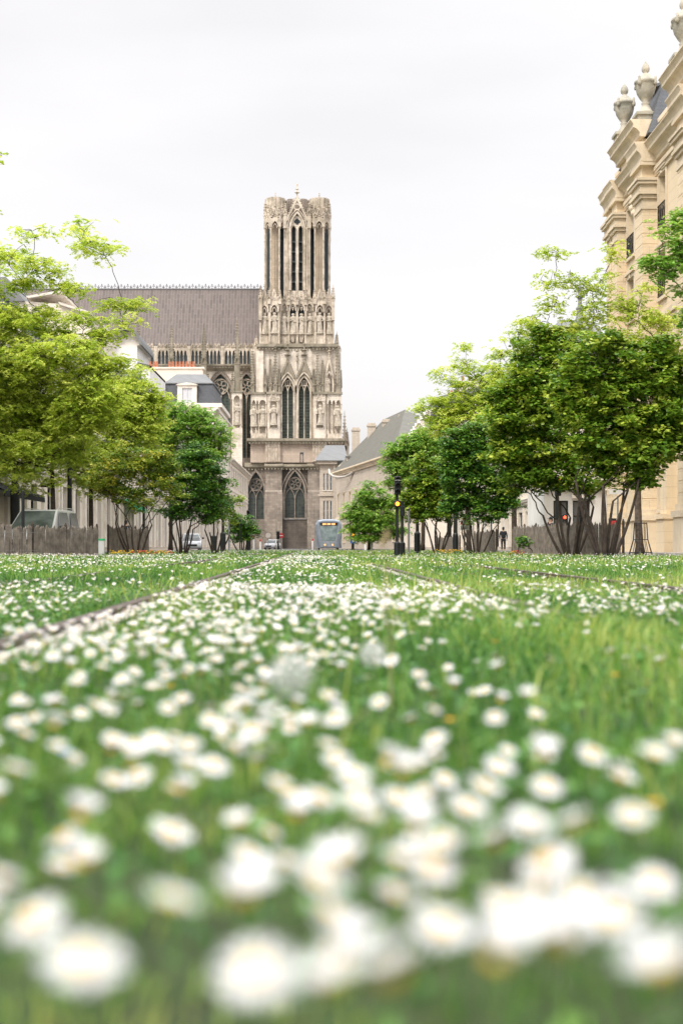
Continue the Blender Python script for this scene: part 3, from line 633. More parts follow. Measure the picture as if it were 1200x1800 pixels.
# clerestory
def nz_(p): return PZ(p, YN)
cl = [(PX(c, YN), 5.1) for c in (271, 329.5, 388)] + [(PX(433.5, YN), 4.6)]
g = MB(); arch_wall(g, XL, cx(466), nz_(805), zg0 - 1.5, [(c, w, nz_(690), nz_(655)) for c, w in cl], YN - .6, YN + 1.2); g.box(XL, cx(466), YN - .6, YN + 1.2, 0, nz_(805) - .003); part(g, 'clerestory_wall', 'cath')
for c, w in cl:
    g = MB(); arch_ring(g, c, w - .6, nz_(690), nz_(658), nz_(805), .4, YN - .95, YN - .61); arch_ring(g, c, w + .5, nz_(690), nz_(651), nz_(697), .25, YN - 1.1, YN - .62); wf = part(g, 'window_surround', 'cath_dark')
    g = MB(); tracery(g, c, w - .7, nz_(805), nz_(698), nz_(660), YN - .2, .2, 2, (c, nz_(680), 1.9), 6); part(g, 'tracery', 'cath_trim', wf)
    glass_panel('pane', c, w - .2, nz_(805), nz_(690), nz_(656), YN + .2, 'leaded', wf)
# flying buttress piers in front of the nave
for i, (px_, dd) in enumerate(((243, 330), (301, 330), (358, 330), (416.5, 328))):
    x = PX(px_, dd); y = dd; top = PZ(580 if i == 3 else 588, dd); zz = lambda p: PZ(p, dd)
    g = MB(); w = 2.0; g.box(x - 1.15, x + 1.15, y + .8, y + 4, 0, zz(688)); g.box(x - 1.25, x + 1.25, y - .2, y + .8, 0, zz(752))
    for s in (-1, 1): g.lathe([(.2, zz(752)), (.14, zz(750)), (.14, zz(704)), (.26, zz(702))], x + s * .85, y, 8)
    arch_wall(g, x - 1.2, x + 1.2, zz(702), zz(690), [(x, 1.3, zz(701), zz(695))], y - .2, y + .8); part(g, 'buttress_pier', 'cath')
    stone_figure(x, y + .3, zz(745), zz(708) - zz(745), cath, 40 + i)
    g = MB(); g.box(x - 1.45, x + 1.45, y - .5, y + 3.8, zz(690) + .003, zz(687)); pinnacle(g, x, y + 1, zz(687), zz(640), top + 2, 1.25, 14)
    part(g, 'pinnacle', 'cath_moss_shade')
    for s in (-1, 1): g = MB(); pinnacle(g, x + s * 1.0, y + .1, zz(687), zz(672), zz(655), .55, 4); part(g, 'pinnacle', 'cath_moss_shade')
    if i < 3 or True:
        g = MB()
        for zt_ in (668, 712):
            pts = [(y + 3.5, zz(zt_ + 34)), (YN - .5, zz(zt_ + 4)), (YN - .5, zz(zt_)), (y + 3.5, zz(zt_ + 24))]; g.sweep(pts, x - .35, x + .35)
        part(g, 'flying_buttress', 'cath')
# ------------------------------------------------------------ street buildings
def frame_m(o, ang): return Matrix.Translation(o) @ Matrix.Rotation(ang, 4, 'Z')
# local frame of a facade: x along the wall, y into the building, z up
def wall_grid(g, L, z0, z1, rows, cols, t=.35):
    z = z0
    for a, b in rows:
        if a - z > .01: g.box(0, L, 0, t, z, a)
        u = 0
        for c, d in cols:
            g.box(u, c, 0, t, a, b); u = d
        g.box(u, L, 0, t, a, b); z = b
    if z1 - z > .01: g.box(0, L, 0, t, z, z1)
def window(root, Mx, u0, u1, z0, z1, mats=('frame', 'glass'), depth=.2, bars=1, sill=True, trans=(), surround=None, rail=False):
    g = MB(); g.M = Mx; w = .07
    g.box(u0, u0 + w, depth - .06, depth + .02, z0, z1); g.box(u1 - w, u1, depth - .06, depth + .02, z0, z1)
    g.box(u0 + w, u1 - w, depth - .06, depth + .02, z1 - w, z1); g.box(u0 + w, u1 - w, depth - .06, depth + .02, z0, z0 + w)
    m = (u0 + u1) / 2
    if bars: g.box(m - .05, m + .05, depth - .05, depth + .02, z0 + w, z1 - w)
    for f in trans:
        zz = z0 + (z1 - z0) * f; g.box(u0 + w, u1 - w, depth - .045, depth + .015, zz - .03, zz + .03)
    fr = g.build('window', M[mats[0]], root)
    g = MB(); g.M = Mx; g.box(u0 + .01, u1 - .01, depth + .021, depth + .05, z0 + .01, z1 - .01); g.build('pane', M[mats[1]], fr)
    if sill:
        g = MB(); g.M = Mx; g.box(u0 - .15, u1 + .15, -.12, depth - .061, z0 - .14, z0 - .002); g.build('sill', M[surround or 'creamtrim'], fr)
    if surround:
        g = MB(); g.M = Mx; s = .18
        g.box(u0 - s, u0, -.07, -.002, z0, z1 + s); g.box(u1, u1 + s, -.07, -.002, z0, z1 + s); g.box(u0, u1, -.07, -.002, z1, z1 + s); g.box(u0 - s - .06, u1 + s + .06, -.16, -.002, z1 + s + .002, z1 + s + .12)
        g.box((u0 + u1) / 2 - .12, (u0 + u1) / 2 + .12, -.12, -.071, z1 - .02, z1 + s - .01); g.build('surround', M[surround], fr)
    if rail:
        g = MB(); g.M = Mx; h = 1.0
        g.box(u0, u1, -.1, -.06, z0 + h - .04, z0 + h); g.box(u0, u1, -.1, -.06, z0 + .05, z0 + .09); n = max(4, int((u1 - u0) / .13))
        for k in range(n + 1):
            u = u0 + .02 + (u1 - u0 - .04) * k / n; g.box(u - .012, u + .012, -.09, -.07, z0 + .09, z0 + h - .04)
        for k in range(3):
            u = u0 + (u1 - u0) * (k + .5) / 3
            c = [(u + .13 * math.cos(a) , -.08, z0 + .5 + .28 * math.sin(a)) for a in [2 * PI * q / 12 for q in range(13)]]; g.tube(c, .018, 4)
        g.build('balcony_rail', M['iron'], fr)
    return fr
def moulding(g, u0, u1, z, out, h, steps=3, y1=.2, ends=True):  # stepped cornice, growing outwards
    prof = [(y1, z), (-.03, z)]
    for k in range(steps):
        a = out * (k + 1) / steps; b = z + h * k / steps
        prof += [(-a + out * .10, b + .001), (-a, b + h * .22 / steps), (-a, b + h * .86 / steps)] if k % 2 == 0 else [(-a + out * .22, b + .002), (-a + out * .14, b + h * .4 / steps), (-a, b + h * .8 / steps)]
    prof += [(-out, z + h), (y1, z + h)]
    g.sweep(prof, u0, u1)
def street_house(name, label, o, ang, L, zg, ze, floors, bays, depth=12, wall='cream', trim='creamtrim', roof='mansard', rz=3.2, rmat='slate', shop=True, group=None, dormers=True, chim=0, rail=False, seed=0, sw=.72):
    rnd = random.Random(seed); t = thing(name, label, 'building', (o[0], o[1], 0), group); Mx = frame_m((o[0], o[1], 0), ang)
    bw = L / bays; cols = [(bw * k + bw * .3, bw * k + bw * .7) for k in range(bays)]
    g = MB(); g.M = Mx; fh = (ze - zg) / floors
    rows = [(zg + fh * k + .75, zg + fh * k + .75 + fh * .6) for k in range(floors)]
    if shop:
        sc = [(bw * k + bw * (.5 - sw / 2), bw * k + bw * (.5 + sw / 2)) for k in range(bays)]
        wall_grid(g, L, .3, zg, [(.3, zg - .9)], sc)
        g2 = MB(); g2.M = Mx; g2.box(-.05, L + .05, -.06, .5, -.05, .3); g2.build('plinth', M['greystone'], t)
    else: wall_grid(g, L, 0, zg, [(1.0, zg - .7)], cols)
    wall_grid(g, L, zg, ze, rows, cols)
    g.box(0, L, .36, depth, 0, ze); g.build('wall', M[wall], t)
    for k, (a, b) in enumerate(sc if shop else cols):
        if shop:
            window(t, Mx, a, b, .31, zg - .92, ('iron' if k % 3 else 'frame', 'glass'), .25, 1, False, (.75,))
        else: window(t, Mx, a, b, 1.0, zg - .7, ('frame', 'glass'), .2, 1, True, (.4, .7))
    for z0, z1 in rows:
        for a, b in cols: window(t, Mx, a, b, z0, z1, ('frame', 'glass' if rnd.random() < .6 else 'glasslight'), .2, 1, True, (.36, .7), trim, rail)
    g = MB(); g.M = Mx; moulding(g, -.05, L + .05, zg - .5, .3, .4, 2); moulding(g, -.1, L + .1, ze - .1, .55, .6, 3, .3)
    for k in range(1, floors): g.box(0, L, -.09, -.002, zg + fh * k - .1, zg + fh * k + .12)
    if shop:
        for k in range(bays + 1):
            u = min(max(bw * k, .25), L - .25); g.box(u - .22, u + .22, -.14, -.003, .3, zg - .55); g.box(u - .28, u + .28, -.2, -.003, zg - .551, zg - .5 - .003)
    g.build('moulding', M[trim], t)
    if roof == 'mansard':
        g = MB(); g.M = Mx; g.sweep([(.15, ze + .5), (.95, ze + rz), (depth - .9, ze + rz), (depth, ze + .5)], 0, L); rf = g.build('roof', M[rmat], t)
        g = MB(); g.M = Mx; g.sweep([(.85, ze + rz), (.85, ze + rz + .12), (depth / 2, ze + rz + 1.4), (depth - .8, ze + rz + .12), (depth - .8, ze + rz)], -.1, L + .1); g.build('zinc_top', M['zinc'], rf)
        if dormers:
            for a, b in cols:
                m = (a + b) / 2; g = MB(); g.M = Mx
                g.box(m - .75, m - .5, .1, 1.0, ze + .6, ze + 2.3); g.box(m + .5, m + .75, .1, 1.0, ze + .6, ze + 2.3)
                g.prism([(m - .85, ze + 2.3), (m + .85, ze + 2.3), (m + .6, ze + 2.62), (m, ze + 2.8), (m - .6, ze + 2.62)], .02, 1.1); d = g.build('dormer', M[trim], rf)
                g = MB(); g.M = Mx; g.box(m - .5, m + .5, .25, .35, ze + .6, ze + 2.29); g.build('pane', M['glasslight'], None) if False else g.build('dormer_pane', M['glasslight'], rf)
    elif roof == 'gable':
        g = MB(); g.M = Mx; g.sweep([(-.3, ze + .5), (depth / 2, ze + rz + .5), (depth + .3, ze + .5)], -.1, L + .1); rf = g.build('roof', M[rmat], t)
    for k in range(chim):
        u = L * (k + .5) / chim + .6; g = MB(); g.M = Mx; zt = ze + rz + 2.6; g.box(u - .35, u + .35, depth * .35, depth * .62, ze, zt); g.box(u - .42, u + .42, depth * .35 - .08, depth * .62 + .08, zt, zt + .2); ch = g.build('chimney', M[wall], rf)
        g = MB(); g.M = Mx
        for q in range(4): yy = depth * (.39 + .065 * q); g.frus(u, yy, .3, .3, zt + .2, .22, .22, zt + .75)
        g.build('chimney_pots', M['terracotta'], rf)
    return t
# left row, facades towards the street (local x runs along -Y so that inward is -X)
LX = -14.0
def left(name, label, y0, y1, **k): return street_house(name, label, (LX, y0), R(90), y1 - y0, sw=.36, **k)
left('town_house', 'long cream street house behind the light green tree at the left edge', 38, 74, zg=4.2, ze=9.4, floors=2, bays=9, roof='mansard', rmat='slate', rz=2.4, dormers=False, seed=1)
left('town_house', 'cream arcaded house seen between the left tree trunks', 74.3, 112, zg=4.4, ze=9.6, floors=2, bays=10, seed=2, rz=2.2, dormers=False)
left('town_house', 'cream street house half hidden by the bronze-tipped bushes', 112.3, 175, zg=4.6, ze=11.4, floors=2, bays=14, seed=3, rz=2.4, dormers=False)
left('town_house', 'taller cream house with moulded cornice just left of the cathedral foot', 175.3, 205, zg=4.8, ze=17.0, floors=3, bays=8, roof='flat', seed=4)
left('town_house', 'lower cream house with rounded cornice against the dark cathedral window', 205.3, 252, zg=4.6, ze=12.6, floors=2, bays=10, roof='flat', seed=5)
# camera-facing mansard house and dormer gable above the left trees
d = 178
t = thing('mansard_house', 'pale zinc-topped mansard house end with one white dormer, above the left trees', 'building', (PX(325, d), d, 0))
X0, X1 = PX(283, d), PX(379, d); q = lambda p: PZ(p, d)
g = MB(); g.box(X0 - .8, X1 + .5, d, d + 15, 0, q(716)); g.build('wall', M['cream'], t)
g = MB(); g.box(X0 - 1, X1 + .8, d - .35, d + 15.2, q(716) + .002, q(709)); g.box(X0 - .9, X1 + .6, d - .2, d + 15, q(726), q(722)); g.build('moulding', M['creamtrim'], t)
g = MB(); g.frus((X0 + X1) / 2, d + 7.4, X1 - X0, 14.6, q(709) + .002, X1 - X0 - .8, 13.4, q(673)); rf = g.build('roof', M['slate'], t)
g = MB(); g.frus((X0 + X1) / 2, d + 7.4, X1 - X0 - .5, 13.8, q(673) + .002, X1 - X0 - 3.2, 8, q(652)); g.box(X0 + .2, X1 - .2, d + .5, d + 14.2, q(673.5) , q(672)) ; g.build('zinc_top', M['zinc'], rf)
g = MB(); xm = PX(329, d); g.box(xm - 1.2, xm - .62, d - .1, d + 1.5, q(709), q(682)); g.box(xm + .62, xm + 1.2, d - .1, d + 1.5, q(709), q(682)); g.box(xm - 1.2, xm + 1.2, d - .1, d + 1.5, q(682) + .002, q(677))
g.prism([(xm - 1.4, q(677)), (xm + 1.4, q(677)), (xm + 1.1, q(675)), (xm, q(672.5)), (xm - 1.1, q(675))], d - .3, d + 1.6); g.build('dormer', M['creamtrim'], rf)
g = MB(); g.box(xm - .62, xm + .62, d + .1, d + .2, q(712), q(682)); g.box(xm - .05, xm + .05, d + .02, d + .1, q(712), q(682)); g.build('dormer_pane', M['glasslight'], rf)
g = MB(); a, b = PX(262, d), PX(276, d); g.box(a - .3, a + .1, d + .4, d + 3, q(735), q(668)); g.box(b - .1, b + .5, d - .1, d + 3, q(735), q(672)); g.box(a - .5, b + .6, d - .3, d + 3, q(668), q(664)); g.build('pilaster', M['creamtrim'], t)
g = MB(); g.box(a + .1, b - .1, d + .5, d + .6, q(735), q(672)); g.build('side_window', M['glass'], t)
# chimney stack with red pots
d = 205
t = thing('chimney_stack', 'long pale chimney stack with a row of red clay pots below the cathedral eaves', 'chimney', (PX(300, d), d, 0))
g = MB(); g.box(PX(252, d), PX(352, d), d + 4, d + 5.2, 0, PZ(642, d)); g.box(PX(250, d), PX(355, d), d + 3.8, d + 5.4, PZ(642, d), PZ(639, d)); g.build('stack', M['cream'], t)
for p_ in (259, 265, 272, 277, 299, 305, 311, 317, 323, 329, 335, 341):
    h = .9 if int(p_) % 3 else .55; g = MB(); g.frus(PX(p_, d) * 1.025, d + 4.6, .38, .38, PZ(639, d), .28, .28, PZ(639, d) + h); g.build('clay_pot', M['terracotta'], t)
# big arched white dormer
d = 118
t = thing('gable_house', 'white house end with a big arched dormer poking out of the left trees', 'building', (PX(215, d), d, 0)); q = lambda p: PZ(p, d)
a, b = PX(192, d), PX(243, d); m = (a + b) / 2 + .2
g = MB(); g.box(a - 3.5, PX(262, d), d + .6, d + 12, 0, q(640)); g.box(a, b - .1, d + .2, d + 8, q(650), q(606)); g.build('wall', M['white'], t)
g = MB(); o_ = [(a - .3, q(607))] + [(m + (b - a) * .56 * math.cos(PI - PI * k / 14), q(607) + (q(577) - q(607)) * math.sin(PI * k / 14)) for k in range(15)]
i_ = [(m + (b - a) * .47 * math.cos(PI * k / 14), q(606) + (q(582) - q(607)) * math.sin(PI * k / 14)) for k in range(15)]
g.prism(o_[1:] + i_, d - .4, d + 8); g.build('arched_hood', M['zinc'], t)
g = MB(); g.prism([(m + (b - a) * .465 * math.cos(PI * k / 14), q(606) + (q(582.5) - q(607)) * math.sin(PI * k / 14)) for k in range(15)], d + .25, d + 7.9); g.build('tympanum', M['creamtrim'], t)
g = MB(); g.prism([(a - 3.5, q(610)), (PX(262, d), q(640)), (PX(262, d), q(640) - .2), (a - 3.5, q(640) - .2)], d + .5, d + 12.1); g.build('roof', M['slate'], t)
# upper left: pale gable wall and zinc slope
d = 84
t = thing('gable_house', 'pale house gable with blue-grey zinc slope behind the top of the left tree', 'building', (PX(60, d), d, 0)); q = lambda p: PZ(p, d)
g = MB(); g.prism([(PX(-60, d), 0), (PX(105, d), 0), (PX(160, d), q(600)), (PX(160, d), q(552)), (PX(105, d), q(534)), (PX(52, d), q(530)), (PX(-60, d), q(530))], d, d + 10); g.build('wall', M['cream'], t)
g = MB(); g.prism([(PX(-60, d), q(530)), (PX(45, d), q(530)), (PX(12, d), q(488)), (PX(-60, d), q(488))], d - .2, d + 10); g.build('roof', M['zinc'], t)
g = MB(); g.prism([(PX(48, d), q(526)), (PX(108, d), q(516)), (PX(108, d), q(512)), (PX(48, d), q(522))], d - .3, d + 10); g.prism([(PX(105, d), q(536)), (PX(162, d), q(554)), (PX(162, d), q(550)), (PX(105, d), q(532))], d - .3, d + 10.1); g.build('coping', M['creamtrim'], t)

# ------------------------------------------------------------ right side
# old grey-beige range with mossy slate roof; eaves from (588,828) to (690,800)
H = 13.6; A = (PX(590, 261), 261); B = (PX(700, 205), 205); AB = Vector((B[0] - A[0], B[1] - A[1])); L = AB.length; ang = math.atan2(AB.y, AB.x)
t = thing('stone_range', 'grey-beige stone range with mossy slate roof and tall chimneys right of the tram', 'building', (A[0], A[1], 0)); Mx = frame_m((A[0], A[1], 0), ang)
bays = 9; bw = L / bays; cols = [(bw * k + bw * .33, bw * k + bw * .62) for k in range(bays)]
g = MB(); g.M = Mx; wall_grid(g, L, 0, H, [(1.2, 4.2), (6.6, 9.8)], cols, .4); g.box(0, L, .41, 15, 0, H); g.build('wall', M['greystone'], t)
for (z0, z1) in ((1.2, 4.2), (6.6, 9.8)):
    for a, b in cols: window(t, Mx, a, b, z0, z1, ('frame', 'glass'), .25, 1, True, (.35, .7), 'banktrim')
g = MB(); g.M = Mx; moulding(g, -.4, L + .4, H - .5, .8, .9, 3, .3); g.box(0, L, -.12, -.002, 5.3, 5.7); g.build('moulding', M['banktrim'], t)
HR = 9.6
g = MB(); g.M = Mx; dpt = 15
g.add([(-.5, -.7, H + .4), (L + .5, -.7, H + .4), (L + .5, dpt, H + .4), (-.5, dpt, H + .4), (7.5, dpt / 2, H + HR), (L - 31, dpt / 2, H + HR)], [(0, 1, 5, 4), (1, 2, 5), (2, 3, 4, 5), (3, 0, 4), (0, 3, 2, 1)]); rf = g.build('roof', M['slate_moss'], t)
for k, (px_, py, dd) in enumerate(((625, 752, 262), (652.5, 744, 254), (679, 737, 246), (707, 729, 238))):
    x, y, z = P(px_, py, dd); g = MB(); w = .72; g.box(x - w, x + w, y - .6, y + .6, H, z - .6); g.box(x - w - .12, x + w + .12, y - .75, y + .75, z - .6, z - .3); g.box(x - w + .05, x + w - .05, y - .6, y + .6, z - .3 + .001, z); g.build('chimney', M['greystone'], rf)
    g = MB(); g.add([(x + w + .1, y - .8, z - 3.5), (x + w + .4, y - .8, z - 3.5), (x - w - 2.2, y - 3.6, z - 7.6), (x - w - 2.5, y - 3.6, z - 7.6), (x + w + .1, y - .8, z - 3.2), (x + w + .4, y - .8, z - 3.2), (x - w - 2.2, y - 3.6, z - 7.3), (x - w - 2.5, y - 3.6, z - 7.3)], [(0, 1, 2, 3), (7, 6, 5, 4), (0, 4, 5, 1), (1, 5, 6, 2), (2, 6, 7, 3), (3, 7, 4, 0)]); g.build('parapet_strip', M['banktrim'], rf)
for px_, py, dd in ((614, 806, 254), (641, 800, 244), (668, 794, 234)):
    x, y, z = P(px_, py, dd); g = MB(); g.box(x - .5, x + .5, y - .3, y + 2, z - 1.0, z + .3); g.build('dormer', M['greystone'], rf)
    g = MB(); g.box(x - .75, x + .75, y - .6, y + 2, z + .3, z + .42); g.build('dormer_lid', M['zinc'], rf); g = MB(); g.box(x - .3, x + .3, y - .33, y - .3, z - .8, z + .1); g.build('dormer_pane', M['glass'], rf)
# white cloth swag along the eaves
t = thing('cloth_swag', 'pale rolled cloth hanging in a loose curve below the mossy roof eaves', 'banner', P(600, 835, 250))
pts = [P(p_, q_, dd) + Vector((-.5, -1.2, 0)) for p_, q_, dd in ((583, 826, 256), (584, 833, 255), (591, 838, 253), (601, 839.5, 250), (612, 838, 247), (622, 833, 244), (632, 825, 241), (641, 819, 239), (650, 817, 236), (659, 820, 233), (667, 826, 230))]
g = MB(); g.tube(pts, [.17 + .04 * (k % 2) for k in range(len(pts))], 8); g.build('roll', M['cloth'], t, smooth=True)
# pedimented wing beside the cathedral foot
dd = 268; X0, X1 = PX(562, dd), PX(592, dd); q = lambda p: PZ(p, dd)
t = thing('pedimented_wing', 'small classical stone wing with zinc roof and pediment facing the street, at the cathedral foot', 'building', (X0, dd, 0))
Mx = frame_m((X0 + .3, dd + 14, 0), R(-90)) if False else None
g = MB(); 
zr_ = [(q(957), q(945)), (q(912), q(880)), (q(870), q(828))]
def front_grid(g, x0, x1, y, z0, z1, rows, cols, t=.4):
    g.M = Matrix.Translation((x0, y, 0)); wall_grid(g, x1 - x0, z0, z1, rows, [(a - x0, b - x0) for a, b in cols], t); g.M = None
cs = [(PX(568, dd), PX(571.5, dd)), (PX(574, dd), PX(577.5, dd)), (PX(580, dd), PX(583.5, dd))]
front_grid(g, X0, PX(586, dd), dd, 0, q(816), [(q(915), q(880)), (q(862), q(832))], cs); g.box(X0, PX(586, dd), dd + .41, dd + 14, 0, q(816)); g.build('wall', M['greystone'], t)
for a, b in cs:
    for z0, z1 in ((q(915), q(880)), (q(862), q(832))): window(t, Matrix.Translation((0, dd, 0)), a, b, z0, z1, ('frame', 'glass'), .2, 0, True, (.5,))
g = MB(); g.box(X0 - .8, PX(592, dd), dd - .8, dd + 15, q(816), q(810)); g.box(X0 - .3, PX(587, dd), dd - .25, dd, q(872), q(868)); g.box(PX(586, dd), PX(589.5, dd), dd - .3, dd + .6, 0, q(816)); g.build('moulding', M['greystone'], t)
ym = dd + 7; g = MB(); g.add([(X0 - 1.0, dd - 1.2, q(810)), (X0 - 1.0, dd + 15.5, q(810)), (PX(572, dd), ym, q(778)), (PX(612, dd), dd - 1.2, q(810)), (PX(612, dd), dd + 15.5, q(810)), (PX(606, dd), ym, q(778))], [(3, 5, 4), (0, 2, 5, 3), (1, 4, 5, 2), (0, 3, 4, 1)]); g.build('roof', M['zinc'], t)
g = MB(); g.add([(X0 - 1.0, dd - 1.2, q(810)), (X0 - 1.0, dd + 15.5, q(810)), (PX(572, dd), ym, q(778)), (X0 - .9, dd - 1.1, q(810)), (X0 - .9, dd + 15.4, q(810)), (PX(572, dd) + .1, ym, q(778) - .05)], [(0, 1, 2), (5, 4, 3), (0, 3, 4, 1), (1, 4, 5, 2), (2, 5, 3, 0)]); g.build('pediment', M['cath_dark'], t)
g = MB(); g.box(X0 - 1.2, X0 - .7, dd - 1.4, dd + 15.7, q(811.5), q(810) + .05); g.build('pediment_ledge', M['greystone'], t)
# right row further away, then nearer
RXX = 13.6
def right(name, label, y0, y1, x=RXX, **k): return street_house(name, label, (x, y1), R(-90), y1 - y0, **k)
def q2(p, d): return PZ(p, d)
right('corner_house', 'cream corner house with dark mansard roof and chimneys, right of the old slate roof', 160, 205, x=11.2, zg=4.6, ze=13.4, floors=3, bays=9, rz=3.6, chim=3, seed=7)
right('town_house', 'cream shop house with grey roof behind the middle right trees', 108, 150, x=13.2, zg=4.2, ze=10.6, floors=2, bays=9, rz=2.6, chim=2, seed=8)
right('town_house', 'cream house with pale shopfront pillars behind the right paling fence', 82, 107.8, x=13.4, zg=3.6, ze=9.2, floors=2, bays=7, rz=2.6, seed=9, chim=0, rmat='slate')
# white end wall with dark openings behind the trunk of the near right bush
t = thing('white_pavilion', 'low white-walled building with dark doorways behind the near right bush', 'building', (PX(1030, 74), 74, 0))
dd = 74; xs_ = [PX(p_, dd) for p_ in (962, 992, 1004, 1050, 1062, 1074)]
g = MB(); g.M = Matrix.Translation((0, dd, 0))
wall_grid(g, 0, 0, 0, [], [])
g.M = None; x0, x1 = PX(955, dd), PX(1082, dd)
front_grid(g, x0, x1, dd, 0, PZ(858, dd), [(.0, PZ(880, dd))], [(PX(972, dd), PX(998, dd)), (PX(1006, dd), PX(1036, dd)), (PX(1066, dd), PX(1072, dd))]); g.box(x0, x1, dd + .41, dd + 6, 0, PZ(858, dd)); g.build('wall', M['white'], t)
for a, b in ((972, 998), (1006, 1036), (1066, 1072)): window(t, Matrix.Translation((0, dd, 0)), PX(a, dd), PX(b, dd), .01, PZ(880, dd), ('iron', 'glass'), .2, 1, False, (.7,))
g = MB(); g.box(x0 - .2, x1, dd - .3, dd - .002, PZ(862, dd), PZ(857, dd)); g.box(PX(1003, dd), PX(1040, dd), dd - .25, dd - .01, PZ(876, dd), PZ(870, dd)); g.build('moulding', M['creamtrim'], t)

# ------------------------------------------------------------ grand golden stone building, right edge
t = thing('grand_building', 'tall golden limestone building with stepped cornices and stone urns at the right edge', 'building', (14, 60, 0))
XB = 14.35; Y0b, Y1b = 40.0, 71.0; zC = 16.2
Mb = frame_m((XB, Y1b, 0), R(-90))                       # local x from the far end towards the camera
Lb = Y1b - Y0b
def U(y): return Y1b - y
piers = [(70.0, 71.0), (68.3, 69.5), (61.9, 63.4), (54.2, 55.7), (46.6, 48.0), (40.2, 41.6)]
PRJ = [.4, .45, .66, .66, .66, .66]
wins = [(U(b), U(a)) for a, b in ((66.4, 67.9), (60.2, 61.5), (56.1, 57.4), (52.4, 53.7), (48.5, 49.8), (45, 46.2), (42, 43.2))]
rows = [(1.9, 5.6), (7.2, 9.8), (11.0, 13.0), (14.0, 16.3)]
g = MB(); g.M = Mb; wall_grid(g, Lb, 0, 17.2, rows, wins, .5); g.box(0, Lb, .51, 14, 0, 17.2); wallp = g.build('wall', M['bank'], t)
for a, b in wins:
    for k, (z0, z1) in enumerate(rows):
        window(t, Mb, a, b, z0, z1, ('frame', 'glasslight' if k > 1 else 'glass'), .3, 1, True, (.3, .6), 'banktrim', k in (2, 3))
for (y0, y1), pr in zip(piers, PRJ):
    u0, u1 = U(y1), U(y0)
    g = MB(); g.M = Mb; g.box(u0 - .12, u1 + .12, -pr - .14, -.002, 0, 1.45); g.box(u0 - .2, u1 + .2, -pr - .22, -.002, 1.45, 1.7); g.box(u0 - .08, u1 + .08, -pr - .06, -.002, 1.7, 1.95); pl = g.build('plinth', M['banktrim'], t)
    g = MB(); g.M = Mb; z = 1.95
    while z < 15.0:                                     # rusticated courses with open joints
        g.box(u0, u1, -pr, -.002, z, min(z + .434, 15.0)); g.box(u0 + .02, u1 - .02, -pr + .03, -.003, z + .434, z + .462) if z + .462 < 15 else None; z += .462
    g.build('pilaster', M['bank'], t)
    g = MB(); g.M = Mb; v = -pr
    for k, (h, o) in enumerate(((.18, .05), (.28, .0), (.16, .1), (.14, .2), (.3, .12), (.14, .24), (.12, .3))):
        zz = 15.0 + sum(x[0] for x in ((.18, .05), (.28, .0), (.16, .1), (.14, .2), (.3, .12), (.14, .24), (.12, .3))[:k]); g.box(u0 - o, u1 + o, v - o, -.002, zz, zz + h - .004)
    g.build('capital', M['banktrim'], t)
    g = MB(); g.M = Mb; g.box(u0 - .02, u1 + .02, -pr - .02, -.002, 16.32, 17.0); g.build('frieze_block', M['bank'], t)
    g = MB(); g.M = Mb; g.M = Mb @ Matrix.Translation((0, -pr, 0)); moulding(g, u0 - .32, u1 + .32, 17.0, .42, .85, 4, pr); 
    g.box(u0 - .3, u1 + .3, -.16, pr, 16.85, 16.998); g.build('cornice_break', M['banktrim'], t)
g = MB(); g.M = Mb; moulding(g, -.3, Lb, 17.001, .66, .80, 4, .4); g.box(0, Lb, -.12, -.001, 16.4, 16.6); g.box(0, Lb, -.2, -.003, 16.6, 16.78); g.box(0, Lb, -.09, -.001, 10.1, 10.35); g.box(0, Lb, -.2, -.001, 6.3, 6.75); g.box(0, Lb, -.3, -.001, 6.75, 6.9); g.box(0, Lb, -.1, -.001, 0, 1.0); g.build('cornice', M['banktrim'], t)
for yc in (58.8, 51.0, 65.2):                            # ground-floor pilasters between the tall piers
    u0, u1 = U(yc + .55), U(yc - .55); g = MB(); g.M = Mb; g.box(u0 - .15, u1 + .15, -.62, -.002, 0, 1.45); g.box(u0 - .22, u1 + .22, -.7, -.002, 1.45, 1.65); g.box(u0, u1, -.48, -.002, 1.65, 5.6); g.box(u0 - .1, u1 + .1, -.58, -.002, 5.6, 5.8); g.box(u0 - .18, u1 + .18, -.66, -.002, 5.8, 6.29); g.build('ground_pilaster', M['bank'], t)
